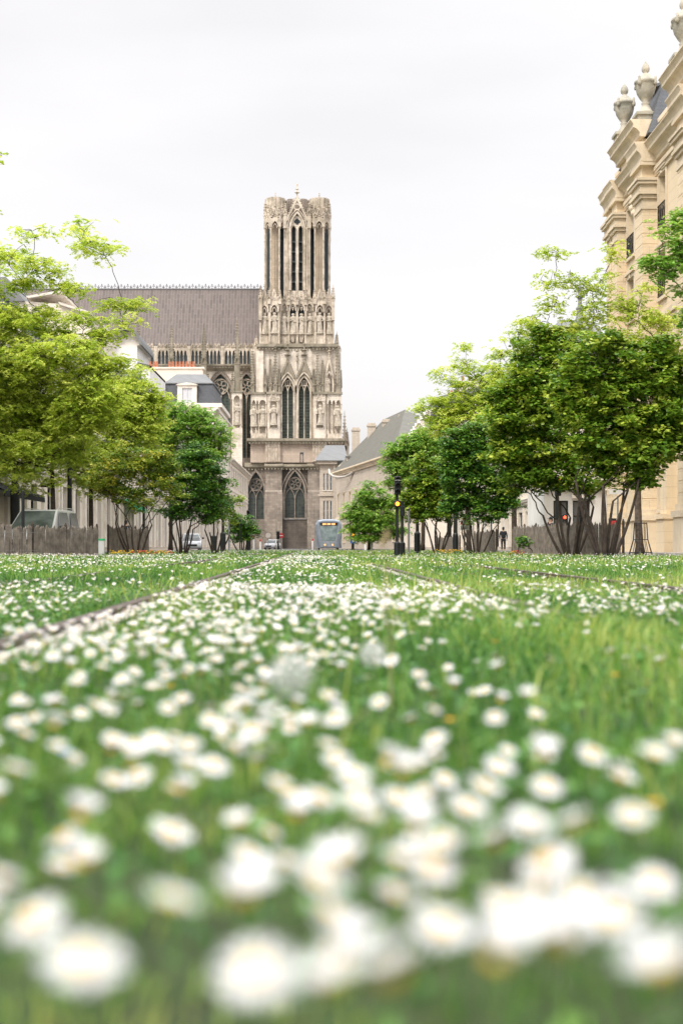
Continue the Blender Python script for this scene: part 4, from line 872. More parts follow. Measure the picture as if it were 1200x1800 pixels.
# attic blocks above the breaks
for y0, y1, top in ((62.0, 67.2, 18.95), (48.0, 56.8, 18.96)):
    u0, u1 = U(y1), U(y0); g = MB(); g.M = Mb; g.box(u0 + .35, u1 - .35, -.55, 2.5, 17.8, top - .75); at = g.build('attic_block', M['bank'], t)
    g = MB(); g.M = Mb @ Matrix.Translation((0, -.6, 0)); moulding(g, u0, u1, top - .75, .56, .75, 4, 3.0); g.build('cornice', M['banktrim'], at)
g = MB(); g.M = Mb; g.box(0, Lb, .1, .4, 17.8, 18.7); g.box(0, Lb, -.02, .5, 18.7, 18.9)
g.build('parapet', M['banktrim'], t)
for (x, y, z) in ((13.75, 65.9, 18.95), (14.06, 62.9, 18.95), (13.9, 55.5, 18.96), (13.9, 50.0, 18.96)):
    g = MB(); g.box(x - .42, x + .42, y - .42, y + .42, z - .05, z + .35); g.box(x - .5, x + .5, y - .5, y + .5, z + .35, z + .47); ped = g.build('urn_pedestal', M['urn'], t)
    zz = z + .47; pr_ = [(.42, 0), (.30, .12), (.2, .3), (.16, .42), (.2, .48), (.14, .54), (.24, .66), (.38, .9), (.44, 1.15), (.45, 1.33), (.50, 1.37), (.50, 1.45), (.42, 1.5), (.28, 1.66), (.13, 1.78), (.09, 1.84), (.16, 1.9), (.18, 2.02), (.14, 2.16), (.06, 2.27), (.01, 2.34)]
    g = MB(); g.lathe([(r, zz + h) for r, h in pr_], x, y, 20); g.build('urn', M['urn'], ped, smooth=True)
    for k in range(4):
        g = MB(); a = PI / 4 + k * PI / 2; xx, yy = x + .5 * math.cos(a), y + .5 * math.sin(a); g.lathe([(.07, zz + 1.2), (.09, zz + 1.3), (.05, zz + 1.45), (.06, zz + 1.55), (.01, zz + 1.62)], xx, yy, 8); g.build('urn_handle', M['urn'], ped, smooth=True)
# corner pavilion roof
g = MB(); g.frus(16.2, 64.6, 4.7, 6.4, 18.2, 2.5, 2.7, 21.1); rf = g.build('roof', M['slate'], t)
g = MB(); g.lathe([(1.5, 21.0), (1.52, 21.12), (1.15, 21.22), (1.0, 21.45), (.78, 21.7), (.84, 21.78), (.55, 21.9), (.38, 22.2), (.16, 22.45), (.26, 22.52), (.08, 22.65), (.03, 22.8), (.025, 24.2)], 16.1, 64.6, 16); g.build('zinc_lantern', M['zinc'], rf)
g = MB(); g.sweep([(40, 18.0), (61, 18.0), (61, 22), (40, 22)], 15.5, 27) if False else g.box(16.8, 26, 40, 60.5, 17.3, 20.4); g.build('upper_storey', M['bank'], t)
# carved corbel figures between the breaks
g = MB()
for y in (65.2, 64.4):
    for k in range(5): g.ball((XB - .25 - .05 * (k % 2), y + .12 * math.sin(k * 2), 15.6 + k * .24), .22, .3, .2, 8, 5)
g.build('carved_cartouche', M['banktrim'], t, smooth=True)
# distant zinc dome finial behind the right locust
dd = 96; t = thing('zinc_dome_roof', 'grey zinc roof with a turned finial showing through the right tree', 'building', (PX(1010, dd), dd, 0)); q = lambda p: PZ(p, dd)
g = MB(); g.box(PX(965, dd), PX(1075, dd), dd, dd + 8, 0, q(600)); g.build('wall', M['white'], t)
g = MB(); g.box(PX(960, dd), PX(1080, dd), dd - .4, dd + 8.4, q(600), q(594)); g.build('moulding', M['creamtrim'], t)
g = MB(); g.frus(PX(1020, dd), dd + 4, 4.0, 7.5, q(594), 2.0, 3, q(552)); rf = g.build('roof', M['zinc'], t)
g = MB(); x = PX(1037, dd); g.lathe([(.5, q(553)), (.35, q(545)), (.18, q(535)), (.3, q(525)), (.16, q(520)), (.12, q(508)), (.34, q(503)), (.12, q(498)), (.2, q(490)), (.05, q(480))], x, dd + 4, 10); g.build('finial', M['zinc'], rf)
# ------------------------------------------------------------ trees
def bez(p0, p1, p2, n): return [p0 * (1 - t) ** 2 + p1 * 2 * t * (1 - t) + p2 * t * t for t in [i / n for i in range(n + 1)]]
LEAF = {   # size, aspect, clump radius, clump flatness, leaves per clump, droop, fold
    'locust': dict(l=.105, w=.040, rc=.36, fl=.34, n=63, mode='pinnate'),
    'broad': dict(l=.115, w=.062, rc=.24, fl=.55, n=34, mode='free'),
    'small': dict(l=.10, w=.055, rc=.26, fl=.5, n=34, mode='free')}
def leaf_quads(rs, C, tone, k, sc=1.0):
    L = LEAF[k]; n = L['n']; N = len(C) * n; cen = np.repeat(C, n, 0); tt = np.repeat(tone, n)
    if L['mode'] == 'pinnate':                      # leaflets strung along a drooping midrib
        per = 9; nr = n // per; M_ = len(C) * nr; base = np.repeat(C, nr, 0) + rs.normal(0, 1, (M_, 3)) * np.array([L['rc'], L['rc'], L['rc'] * L['fl']]) * sc * .55
        a = rs.uniform(0, 2 * PI, M_); tilt = rs.uniform(-.5, .25, M_); rd = np.stack([np.cos(a) * np.cos(tilt), np.sin(a) * np.cos(tilt), np.sin(tilt)], -1)
        ln = rs.uniform(.16, .30, M_) * sc; side = np.stack([-np.sin(a), np.cos(a), rs.uniform(-.3, .3, M_)], -1)
        f = np.tile(np.linspace(.1, 1, per), M_); b = np.repeat(base, per, 0); rdr = np.repeat(rd, per, 0); lr = np.repeat(ln, per); sdr = np.repeat(side, per, 0)
        p = b + rdr * (f * lr)[:, None]; p[:, 2] -= (f ** 2) * lr * .35
        sg = np.where(np.arange(len(p)) % 2, 1, -1)[:, None]; d = rdr * .45 + sdr * sg * .9; d[:, 2] += rs.uniform(-.35, .1, len(p)); d /= np.linalg.norm(d, axis=1)[:, None]
        tt = np.repeat(np.repeat(tone, nr), per)
    else:
        o = rs.normal(0, 1, (N, 3)); o /= np.linalg.norm(o, axis=1)[:, None]; o *= (rs.uniform(0, 1, N) ** .45)[:, None] * np.array([L['rc'], L['rc'], L['rc'] * L['fl']]) * sc
        p = cen + o; a = np.arctan2(o[:, 1], o[:, 0]) + rs.normal(0, .7, N); tl = rs.uniform(-.75, .25, N); d = np.stack([np.cos(a) * np.cos(tl), np.sin(a) * np.cos(tl), np.sin(tl)], -1)
    m = len(p); up = np.array([0, 0, 1.0]) + rs.normal(0, .38, (m, 3)); s = np.cross(up, d); s /= np.linalg.norm(s, axis=1)[:, None] + 1e-9
    ll = (L['l'] * sc * rs.uniform(.65, 1.2, m))[:, None]; ww = ll * (L['w'] / L['l'])
    v = np.stack([p, p + d * ll * .45 + s * ww, p + d * ll, p + d * ll * .45 - s * ww], 1).reshape(-1, 3)
    return v, np.clip(tt[:m] * .65 + rs.uniform(0, 1, m) * .35, 0, 1)
def tree(name, label, cat, base, blobs, kind, mat, seed, stems=1, r0=.12, fork=None, dens=1.0, bark='bark', dep=.9, sc=1.0, lean=.0, group=None, ground=0.0, twig=.012, guard=False):
    rnd = random.Random(seed); rs = np.random.RandomState(seed); bx, by = base; t = thing(name, label, cat, (bx, by, ground), group)
    B = []
    for b in blobs:
        px, py, rx, ry = b[:4]; dd = by + (b[4] if len(b) > 4 else 0); c = P(px, py, dd); s = dd / F; q = b[5] if len(b) > 5 else 1.0; e = 1.14 if q >= .8 else 1.0; B.append((c, rx * s * e, max(rx, ry) * s * dep, ry * s * e, q))
    g = MB(); nodes = []; tips = []
    low = min(c.z - rz for c, rx, rd, rz, q in B); fk = fork if fork else max(.4, low * .8)
    for k in range(stems):
        a = 2 * PI * k / stems + rnd.uniform(-.4, .4); rr = 0 if stems == 1 else rnd.uniform(.10, .26)
        p0 = Vector((bx + rr * math.cos(a), by + rr * math.sin(a), ground - .05)); sp_ = 0 if stems == 1 else rnd.uniform(.35, .75) * fk * .62
        p2 = Vector((bx + (rr + sp_) * math.cos(a) + lean * fk, by + (rr + sp_) * math.sin(a) * .8, fk * rnd.uniform(.75, 1.3))); p1 = (p0 + p2) / 2 + Vector((rnd.uniform(-.12, .12), rnd.uniform(-.12, .12), 0)) * fk * (.3 if stems == 1 else .9)
        pts = bez(p0, p1, p2, 7); r = r0 / (stems ** .5); rad = [r * (1.35 if i == 0 and stems == 1 else 1) * (1 - .35 * i / 7) for i in range(8)]
        g.tube(pts, rad, 8); nodes += [(p, q) for p, q in list(zip(pts, rad))[4:]]; tips.append((pts[-1], rad[-1]))
    order = sorted(B, key=lambda b: (b[0] - Vector((bx, by, fk))).length)
    CC = []; TT = []
    for c, rx, rd, rz, q in order:
        tgt = c + Vector((0, 0, -rz * .25)); best = min(nodes, key=lambda nd: (nd[0] - tgt).length + (1.5 if nd[0].z > tgt.z + .2 else 0) + max(0, .035 - nd[1]) * 30); p0, rr = best
        if stems > 1 and tips:
            best = min(tips, key=lambda nd: (nd[0] - tgt).length); tips.remove(best); p0, rr = best
        mid = (p0 + tgt) / 2 + Vector((rnd.uniform(-.2, .2), rnd.uniform(-.2, .2), rnd.uniform(-.1, .25))) * (tgt - p0).length * .5
        pts = bez(p0, mid, tgt, 8); pts = [p + Vector((rnd.uniform(-1, 1), rnd.uniform(-1, 1), rnd.uniform(-1, 1))) * .05 * (0 < i) for i, p in enumerate(pts)]; re = max(.012, rr * .35); rad = [max(re, rr * .75) * (1 - i / 8) + re * i / 8 for i in range(9)]
        g.tube(pts, rad, 6); loc = list(zip(pts, rad))[2:]; nodes += loc
        area = (rx * rz + rx * rd + rd * rz) / 3
        nc = max(5, int(dens * q * area * ((64 if q >= .75 else 52) if kind == 'locust' else 46))); sub = []
        for _ in range(max(2, int(nc ** .5 * .9))):
            v = Vector((rnd.gauss(0, 1), rnd.gauss(0, 1), rnd.gauss(0, 1))).normalized() * rnd.uniform(.45, .85); e = c + Vector((v.x * rx, v.y * rd, v.z * rz))
            s0, sr = min(loc, key=lambda nd: (nd[0] - e).length * rnd.uniform(.8, 1.3)); m_ = (s0 + e) / 2 + Vector((rnd.uniform(-.15, .15), rnd.uniform(-.15, .15), rnd.uniform(-.05, .2))) * (e - s0).length
            pp = bez(s0, m_, e, 5); g.tube(pp, [max(.012, sr * .55) * (1 - i / 5) + .008 * i / 5 for i in range(6)], 5, False); sub += [(x, .014) for x in pp[1:]]
        loc2 = loc + sub
        for _ in range(nc):
            v = Vector((rnd.gauss(0, 1), rnd.gauss(0, 1), rnd.gauss(0, 1))).normalized() * (rnd.random() ** .42); e = c + Vector((v.x * rx, v.y * rd, v.z * rz))
            e += Vector((rnd.gauss(0, 1), rnd.gauss(0, 1), rnd.gauss(0, .6))) * .1 * rx
            if e.z < ground + .35: continue
            cand = rnd.sample(loc2, min(len(loc2), 26)); s0, sr = min(cand, key=lambda nd: (nd[0] - e).length)
            m_ = (s0 + e) / 2 + Vector((0, 0, rnd.uniform(-.05, .12))) * (e - s0).length; g.tube([s0, m_, e], [twig, twig * .7, twig * .4], 3, False)
            CC.append(tuple(e)); TT.append(rnd.random()); 
            if rnd.random() < .6: CC.append(tuple(s0 * .35 + e * .65)); TT.append(rnd.random())
    g.build('trunk', M[bark], t, smooth=True, recalc=False)
    v, tint = leaf_quads(rs, np.array(CC), np.array(TT), kind, sc)
    npmesh('crown', v, quads=np.arange(len(v)).reshape(-1, 4), mat=M[mat], parent=t, tint=tint)
    if guard:
        g = MB()
        for k in range(10):
            a = 2 * PI * k / 10; g.tube([(bx + .42 * math.cos(a), by + .42 * math.sin(a), 0), (bx + .26 * math.cos(a), by + .26 * math.sin(a), .55), (bx + .22 * math.cos(a), by + .22 * math.sin(a), 1.15)], .012, 5)
        for z, r in ((.1, .4), (.55, .26), (1.12, .22)): g.tube([(bx + r * math.cos(2 * PI * k / 16), by + r * math.sin(2 * PI * k / 16), z) for k in range(17)], .014, 5)
        g.build('trunk_guard', M['iron'], t)
    return t
def base(px, d): return (PX(px, d), d)
# ---- left locusts
tree('locust_tree', 'tall airy yellow-green locust tree with a high open top, largest on the left', 'tree', base(92, 52), [
    (60, 470, 62, 26, 0, .6), (10, 445, 60, 34, 1, .5), (150, 425, 52, 22, -1, .5), (185, 445, 34, 20, 0, .45), (110, 505, 66, 16, 0, .4), (215, 532, 56, 14, 1, .6), (150, 560, 60, 14, 0, .5), (70, 545, 50, 12, 1, .5),
    (25, 565, 66, 30, 0, .85), (95, 580, 50, 20, 1, .7), (-40, 520, 60, 50, 0, .7), (30, 500, 40, 18, 0, .6), (175, 590, 44, 20, 0, .75), (225, 565, 24, 12, 0, .5), (110, 630, 85, 36, -1, 1), (10, 640, 80, 50, 0, 1.1), (195, 640, 46, 26, 0, .8), (-50, 650, 70, 70, 0, 1), (85, 700, 90, 48, 1, 1.1), (0, 740, 70, 50, 0, 1.0), (170, 700, 60, 44, -1, 1.1), (40, 800, 60, 40, -1, 1), (110, 790, 64, 36, 1, 1), (60, 740, 60, 40, 1, 1), (140, 740, 50, 40, -1, 1), (70, 850, 50, 22, 0, .5), (60, 405, 40, 14, 0, .4), (140, 395, 30, 14, 0, .35)],
    'locust', 'locust', 11, r0=.11, fork=2.9, dens=.95)
tree('locust_tree', 'yellow-green locust tree with dense rounded crown leaning over the bronze bushes', 'tree', base(160, 62), [
    (200, 720, 62, 46, 0, 1.1), (155, 780, 62, 42, 0, 1), (235, 690, 40, 34, 0, .9), (250, 755, 48, 36, 0, 1.1), (190, 680, 50, 30, 1, 1), (120, 730, 50, 42, 1, 1), (205, 800, 50, 30, 0, 1), (130, 820, 44, 30, 0, .9), (165, 850, 50, 22, 0, .7), (270, 700, 30, 30, 0, 1), (225, 730, 50, 40, 1, 1), (240, 650, 22, 18, 0, .45)],
    'locust', 'locust', 12, r0=.12, fork=3.2, dens=.9)
tree('locust_tree', 'bright green locust tree in front of the mansard house', 'tree', base(300, 92), [
    (330, 748, 50, 34, 0, 1.1), (290, 770, 44, 34, 0, 1), (365, 765, 32, 32, 0, 1.1), (310, 720, 30, 18, 0, .7), (262, 735, 32, 28, 0, .8), (355, 800, 34, 26, 0, .9), (300, 805, 45, 26, 0, .9), (386, 790, 20, 24, 0, .7)],
    'locust', 'locust2', 13, r0=.14, fork=4, dens=.75, sc=1.25)
tree('locust_tree', 'green locust tree cut by the left edge of the picture', 'tree', base(-10, 60), [
    (-20, 700, 50, 40, 0, 1), (20, 700, 40, 40, 0, 1), (20, 760, 40, 40, 0, 1), (60, 780, 34, 30, 0, .9), (-30, 800, 60, 45, 0, 1), (40, 820, 34, 26, 0, .6), (-60, 620, 60, 60)], 'locust', 'locust2', 14, r0=.14, fork=3.4, dens=.8, sc=1.1)
t_ = tree('locust_tree', 'locust tree outside the left edge with only a twig tip showing in the sky', 'tree', base(-150, 40), [
    (-20, 270, 34, 9, 0, .5), (-120, 260, 80, 60, 0, .6), (-170, 400, 110, 80, 0, .8), (-240, 330, 110, 90, 0, .8)], 'locust', 'locust', 15, r0=.15, fork=3.2, dens=.7)
# ---- left multi-stemmed bushes
tree('bronze_bush', 'multi-stemmed small tree with bronze-tipped leaves, left of the dark green one', 'small tree', base(238, 47), [
    (215, 822, 50, 26, 0, 1), (262, 815, 46, 28, 0, 1.1), (190, 850, 36, 22, 0, 1), (240, 855, 50, 22, 0, .9), (290, 840, 36, 28, 0, 1), (225, 795, 34, 14, 0, .8), (275, 800, 26, 14, 0, .8), (180, 825, 22, 14, 0, .7), (300, 872, 30, 14, 0, .9), (205, 870, 40, 14, 0, .7), (255, 885, 44, 12, 0, .6), (180, 845, 26, 20, 0, .9)],
    'small', 'dogwood3', 21, stems=7, r0=.10, fork=1.0, dens=1.7, sc=.8, twig=.008)
tree('green_bush', 'multi-stemmed dark green small tree left of the cathedral foot', 'small tree', base(322, 54), [
    (345, 815, 40, 26, 0, 1.2), (320, 850, 46, 26, 0, 1.1), (375, 850, 32, 26, 0, 1.1), (350, 795, 28, 16, 0, 1), (300, 830, 26, 24, 0, 1), (385, 885, 26, 20, 0, .9), (335, 885, 46, 18, 0, .9), (365, 825, 30, 20, 0, 1), (310, 900, 36, 12, 0, .8), (370, 905, 34, 14, 0, .8), (345, 860, 40, 30, 0, 1)],
    'small', 'dogwood2', 22, stems=7, r0=.10, fork=1.1, dens=1.8, sc=.85, twig=.008)
tree('yellow_bush', 'sparse yellow-green small tree right of the dark green left bush', 'small tree', base(378, 66), [
    (400, 880, 24, 20, 0, .9), (385, 905, 26, 16, 0, .8), (410, 905, 18, 14, 0, .7), (372, 880, 20, 18, 0, .8)], 'small', 'dogwood', 23, stems=5, r0=.10, fork=1.0, dens=1.5, sc=.9, twig=.008)
tree('dark_shrub', 'small dark shrub against the foot of the cathedral', 'shrub', base(425, 92), [
    (425, 922, 22, 16, 0, 1.2), (412, 938, 16, 12, 0, 1), (438, 938, 14, 12, 0, 1)], 'small', 'dogwood2', 24, stems=4, r0=.1, fork=.8, dens=1.7, sc=1.2)
# ---- right big-leaved trees
tree('dogwood_tree', 'large dark green broad-leaved multi-stemmed tree, nearest on the right', 'tree', base(1062, 36.5), [
    (1060, 640, 70, 44, 0, 1), (1130, 660, 66, 46, 0, 1.1), (1185, 640, 40, 44, 0, 1), (1010, 690, 50, 44, 0, 1), (1090, 720, 80, 46, 0, 1.1), (1165, 740, 60, 46, 0, 1.1), (1030, 765, 60, 36, 0, 1), (1110, 795, 66, 34, 0, 1), (1180, 790, 50, 34, 0, .9), (1060, 820, 46, 22, 0, .8), (1075, 600, 46, 20, 0, .7), (1215, 720, 40, 60, 0, 1), (1140, 830, 40, 14, 0, .5), (1160, 610, 40, 22, 0, .7), (1100, 845, 50, 16, 0, .7), (1045, 700, 50, 40, 0, 1), (1130, 760, 60, 40, 0, 1)],
    'broad', 'dogwood', 31, stems=9, r0=.135, fork=1.55, dens=1.9, twig=.009)
tree('dogwood_tree', 'broad-leaved tree with pale leaf tips left of the nearest right one', 'tree', base(1003, 41), [
    (950, 620, 42, 40, 0, 1), (990, 600, 40, 26, 0, .9), (925, 680, 48, 44, 0, 1.1), (985, 665, 48, 40, 0, 1), (900, 745, 52, 40, 0, 1.1), (965, 735, 54, 42, 0, 1.1), (930, 795, 60, 34, 0, 1.1), (1000, 800, 50, 36, 0, 1), (885, 800, 36, 28, 0, .9), (955, 840, 56, 20, 0, .9), (955, 580, 26, 16, 0, .7), (1020, 850, 44, 18, 0, .8), (920, 850, 44, 18, 0, .9), (880, 700, 30, 34, 0, .9), (950, 690, 50, 44, 0, 1)],
    'broad', 'dogwood', 32, stems=8, r0=.13, fork=1.4, dens=1.9, twig=.009)
tree('dogwood_tree', 'dark multi-stemmed tree in the middle of the right row', 'tree', base(838, 57), [
    (820, 780, 36, 34, 0, 1.1), (860, 790, 36, 36, 0, 1.1), (800, 830, 36, 30, 0, 1.1), (850, 845, 44, 30, 0, 1.1), (885, 850, 30, 26, 0, 1), (815, 875, 36, 18, 0, .9), (865, 885, 34, 14, 0, .8), (835, 755, 24, 16, 0, .8), (790, 795, 22, 22, 0, .8), (800, 890, 30, 14, 0, .9), (850, 905, 40, 12, 0, .8), (840, 810, 40, 34, 0, 1), (895, 880, 26, 18, 0, .9)],
    'broad', 'dogwood2', 33, stems=9, r0=.11, fork=1.1, dens=2.0, sc=.95, twig=.009)
tree('dogwood_tree', 'green multi-stemmed tree beside the traffic signal', 'tree', base(768, 66), [
    (745, 850, 32, 26, 0, 1.1), (775, 830, 34, 28, 0, 1.1), (735, 885, 30, 20, 0, 1), (775, 885, 34, 20, 0, 1), (720, 870, 18, 18, 0, .8), (750, 815, 24, 18, 0, .8), (800, 860, 24, 22, 0, 1), (765, 905, 34, 12, 0, .8), (735, 905, 26, 12, 0, .8), (760, 855, 36, 28, 0, 1)],
    'broad', 'dogwood', 34, stems=7, r0=.12, fork=1.2, dens=2.0, sc=1.0, twig=.009)
tree('locust_tree', 'rounded light green locust tree behind the small signal with orange lamp, right of the tram', 'tree', base(648, 112), [
    (640, 868, 20, 12, 0, .7), (622, 888, 18, 9, 0, .7), (660, 885, 24, 12, 1, .8), (635, 905, 26, 10, 0, .8), (612, 905, 12, 6, 0, .5), (675, 908, 26, 12, 0, .8), (652, 925, 34, 11, 0, .9), (620, 928, 16, 8, 0, .6), (688, 880, 18, 14, 0, .8), (648, 851, 11, 7, 0, .4), (690, 930, 20, 12, 0, .8), (635, 944, 24, 8, 0, .7), (668, 944, 24, 8, 0, .7), (664, 862, 12, 8, 0, .5)],
    'locust', 'locust2', 35, r0=.13, fork=.9, dens=1.3, sc=1.35, twig=.012)
# ---- right locusts behind
tree('locust_tree', 'tall open locust tree before the golden building, its twigs against the sky', 'tree', base(1125, 50), [
    (980, 440, 38, 18, 0, .45), (1000, 490, 44, 22, 0, .5), (960, 490, 22, 22, 0, .4), (1040, 510, 40, 18, 0, .45), (1060, 480, 30, 26, 0, .4), (1075, 440, 16, 22, 0, .35), (975, 530, 36, 20, 0, .5), (1045, 545, 48, 28, 0, .6), (1110, 550, 46, 30, 0, .7), (1165, 560, 46, 34, 0, .7), (1000, 575, 46, 20, 0, .7), (1095, 600, 60, 26, 0, .7), (1130, 510, 24, 14, 0, .4), (940, 560, 24, 14, 0, .4), (1160, 610, 50, 26, 0, .7)],
    'locust', 'locust', 41, r0=.15, fork=3.4, dens=.85, bark='barklight', sc=.95, guard=True, lean=-.02)
tree('locust_tree', 'locust branches hanging in from the right edge before the golden pilasters', 'tree', base(1290, 36), [
    (1175, 400, 26, 10, 0, .8), (1170, 470, 34, 14, 0, 1.2), (1210, 440, 40, 40, 0, 1.2), (1150, 455, 20, 8, 0, .7), (1280, 400, 70, 80, 0, 1), (1300, 540, 100, 60, 0, 1), (1200, 505, 26, 12, 0, 1), (1195, 385, 16, 14, 0, .9)],
    'locust', 'locust2', 42, r0=.17, fork=3.4, dens=1.0, sc=.95)
tree('locust_tree', 'light airy locust tree rising above the middle of the right row', 'tree', base(824, 84), [
    (820, 640, 30, 18, 0, .6), (800, 675, 32, 20, 0, .6), (845, 670, 34, 24, 0, .7), (770, 655, 20, 12, 0, .4), (765, 700, 30, 14, 0, .6), (815, 710, 44, 22, 0, .9), (865, 650, 24, 20, 0, .6), (790, 740, 50, 22, 0, 1), (860, 720, 40, 30, 0, 1), (735, 715, 22, 10, 0, .5), (820, 610, 18, 10, 0, .35), (870, 690, 24, 26, 0, .8)],
    'locust', 'locust', 43, r0=.16, fork=4.2, dens=.75, sc=1.2)
tree('locust_tree', 'light green locust tree spreading left of the dark middle tree', 'tree', base(742, 98), [
    (730, 780, 34, 20, 0, 1), (700, 790, 24, 16, 0, .9), (760, 790, 34, 24, 0, 1), (725, 815, 34, 20, 0, 1), (690, 815, 18, 16, 0, .8), (790, 775, 26, 18, 0, .9), (700, 840, 22, 22, 0, .9), (750, 760, 26, 12, 0, .7)],
    'locust', 'locust2', 44, r0=.15, fork=4.0, dens=.9, sc=1.35)
tree('locust_tree', 'pale locust crown wedged between the middle tree and the large right trees', 'tree', base(905, 70), [
    (880, 620, 20, 20, 0, .6), (910, 600, 30, 26, 0, .7), (885, 670, 36, 30, 0, .9), (935, 640, 30, 36, 0, .9), (880, 730, 40, 34, 0, 1), (920, 570, 22, 14, 0, .5)],
    'locust', 'locust', 45, r0=.15, fork=4.0, dens=.8, sc=1.1)
# ------------------------------------------------------------ meadow
rsg = np.random.RandomState(5)
def in_bed(x, y):
    x = x + TS * y
    ok = (x > MX0 + .1) & (x < MX1 - .1) & (y < MY1 - .5)
    for rx, sd, _ in RAILS:
        a, b = sorted((rx + sd * .085, rx - sd * .13)); ok &= ~((x > a) & (x < b) & (rsg.uniform(0, 1, x.shape) < {-.875: .97, -2.25: .93, 1.02: .0, 2.44: .93}[rx]))
    return ok
def strip(n, y0, y1, half0, k):                       # random points, denser where the ground is near
    u = rsg.uniform(0, 1, n); y = np.sqrt(y0 * y0 + u * (y1 * y1 - y0 * y0)); x = rsg.uniform(-1, 1, n) * (half0 + k * y); m = in_bed(x, y); return x[m], y[m]
def vnoise(x, y, s, seed=0):
    r = np.random.RandomState(seed); v = 0
    for i in range(5):
        a = r.uniform(0, 2 * PI); f = s * (1.0 + i * .7); v = v + np.sin((x * math.cos(a) + y * math.sin(a)) * f + r.uniform(0, 6)) / (1 + .4 * i)
    return v / 2.4
def blades(x, y, h, w, lean, tone, seg3=True):
    n = len(x); a = rsg.uniform(0, 2 * PI, n); z = gz(x, y) - .03; dx, dy = np.cos(a), np.sin(a); b = rsg.uniform(0, 2 * PI, n); lx, ly = np.cos(b) * lean * h, np.sin(b) * lean * h
    P0 = np.stack([x - dx * w, y - dy * w, z], -1); P1 = np.stack([x + dx * w, y + dy * w, z], -1)
    mx, my, mz = x + lx * .35, y + ly * .35, z + h * .6
    P2 = np.stack([mx - dx * w * .8, my - dy * w * .8, mz], -1); P3 = np.stack([mx + dx * w * .8, my + dy * w * .8, mz], -1); T = np.stack([x + lx, y + ly, z + h * (1 - .25 * lean)], -1)
    V = np.stack([P0, P1, P3, P2, T], 1).reshape(-1, 3); i = np.arange(n) * 5
    q = np.stack([i, i + 1, i + 2, i + 3], -1); t = np.stack([i + 3, i + 2, i + 4], -1); return V, q, t, tone
VV = []; QQ = []; TT_ = []; T1 = []; off = 0
for n, y0, y1, hb, w in ((48000, .25, 2.2, .05, .0014), (92000, 2.2, 7, .052, .0019), (90000, 7, 20, .06, .0032), (80000, 20, 50, .065, .007), (60000, 50, 128, .075, .016)):
    x, y = strip(n, y0, y1, 1.6 if y0 < 7 else 2.5, .45 if y0 < 20 else .32); m = np.abs(x) < 9; x, y = x[m], y[m]
    if y0 < 7:
        keep = vnoise(x, y, 16, 31) + .6 * vnoise(x, y, 34, 32) + rsg.normal(0, .25, len(x)) > -.55 ; x, y = x[keep], y[keep]
    tall = np.clip(vnoise(x, y, .9, 3) * .5 + .5, 0, 1) * (1 + .45 * ((x > .12) & (x < 1.3))); h = hb * rsg.uniform(.5, 1.5, len(x)) * (.65 + .75 * tall) * (1 + (.35 * np.clip(vnoise(x, y, 16, 31), -1, 1) if y0 < 7 else 0))
    near = np.clip((y - .3) / 1.2, .45, 1); h = h * near
    seedy = rsg.uniform(0, 1, len(x)) < .04; h = np.where(seedy & (y > 1.5), h * 1.7, h)
    tone = np.clip(.40 + .26 * vnoise(x, y, .7, 8) + .24 * vnoise(x, y, 5, 9) + (.26 * vnoise(x, y, 22, 33) if y0 < 7 else 0) + rsg.normal(0, .15, len(x)) + .10 * (x > .3) + .35 * seedy, 0, 1)
    V, q, t, tn = blades(x, y, h, w * rsg.uniform(.6, 1.4, len(x)), rsg.uniform(.15, 1.1, len(x)), tone)
    VV.append(V); QQ.append(q + off); TT_.append(t + off); T1.append(tn); off += len(V)
tn = np.concatenate(T1); prop(npmesh('grass', np.concatenate(VV), np.concatenate(QQ), np.concatenate(TT_), M['grass'], tint=np.concatenate([tn, tn])), 'green meadow grass growing over the tram track bed', 'grass', kind='stuff')
# clover and plantain leaves low in the sward
x, y = strip(36000, .3, 9, .5, .42); n = len(x); C = np.stack([x, y, gz(x, y) + rsg.uniform(-.025, .02, n)], -1); a = rsg.uniform(0, 2 * PI, n); tl = rsg.uniform(-.2, .7, n)
d = np.stack([np.cos(a) * np.cos(tl), np.sin(a) * np.cos(tl), np.sin(tl)], -1); sd = np.stack([-np.sin(a), np.cos(a), rsg.uniform(-.4, .4, n)], -1); l = rsg.uniform(.010, .026, n)[:, None]
V = np.stack([C, C + d * l * .3 + sd * l * .32, C + d * l * .8 + sd * l * .34, C + d * l, C + d * l * .8 - sd * l * .34, C + d * l * .3 - sd * l * .32], 1).reshape(-1, 3); i = np.arange(n) * 6
q = np.concatenate([np.stack([i, i + 1, i + 2, i + 3], -1), np.stack([i, i + 3, i + 4, i + 5], -1)]); tn = np.clip(rsg.normal(.45, .22, n), 0, 1)
prop(npmesh('clover_leaves', V, q, mat=M['clover'], tint=np.concatenate([tn, tn])), 'low round clover leaves between the grass', 'ground cover', kind='stuff')
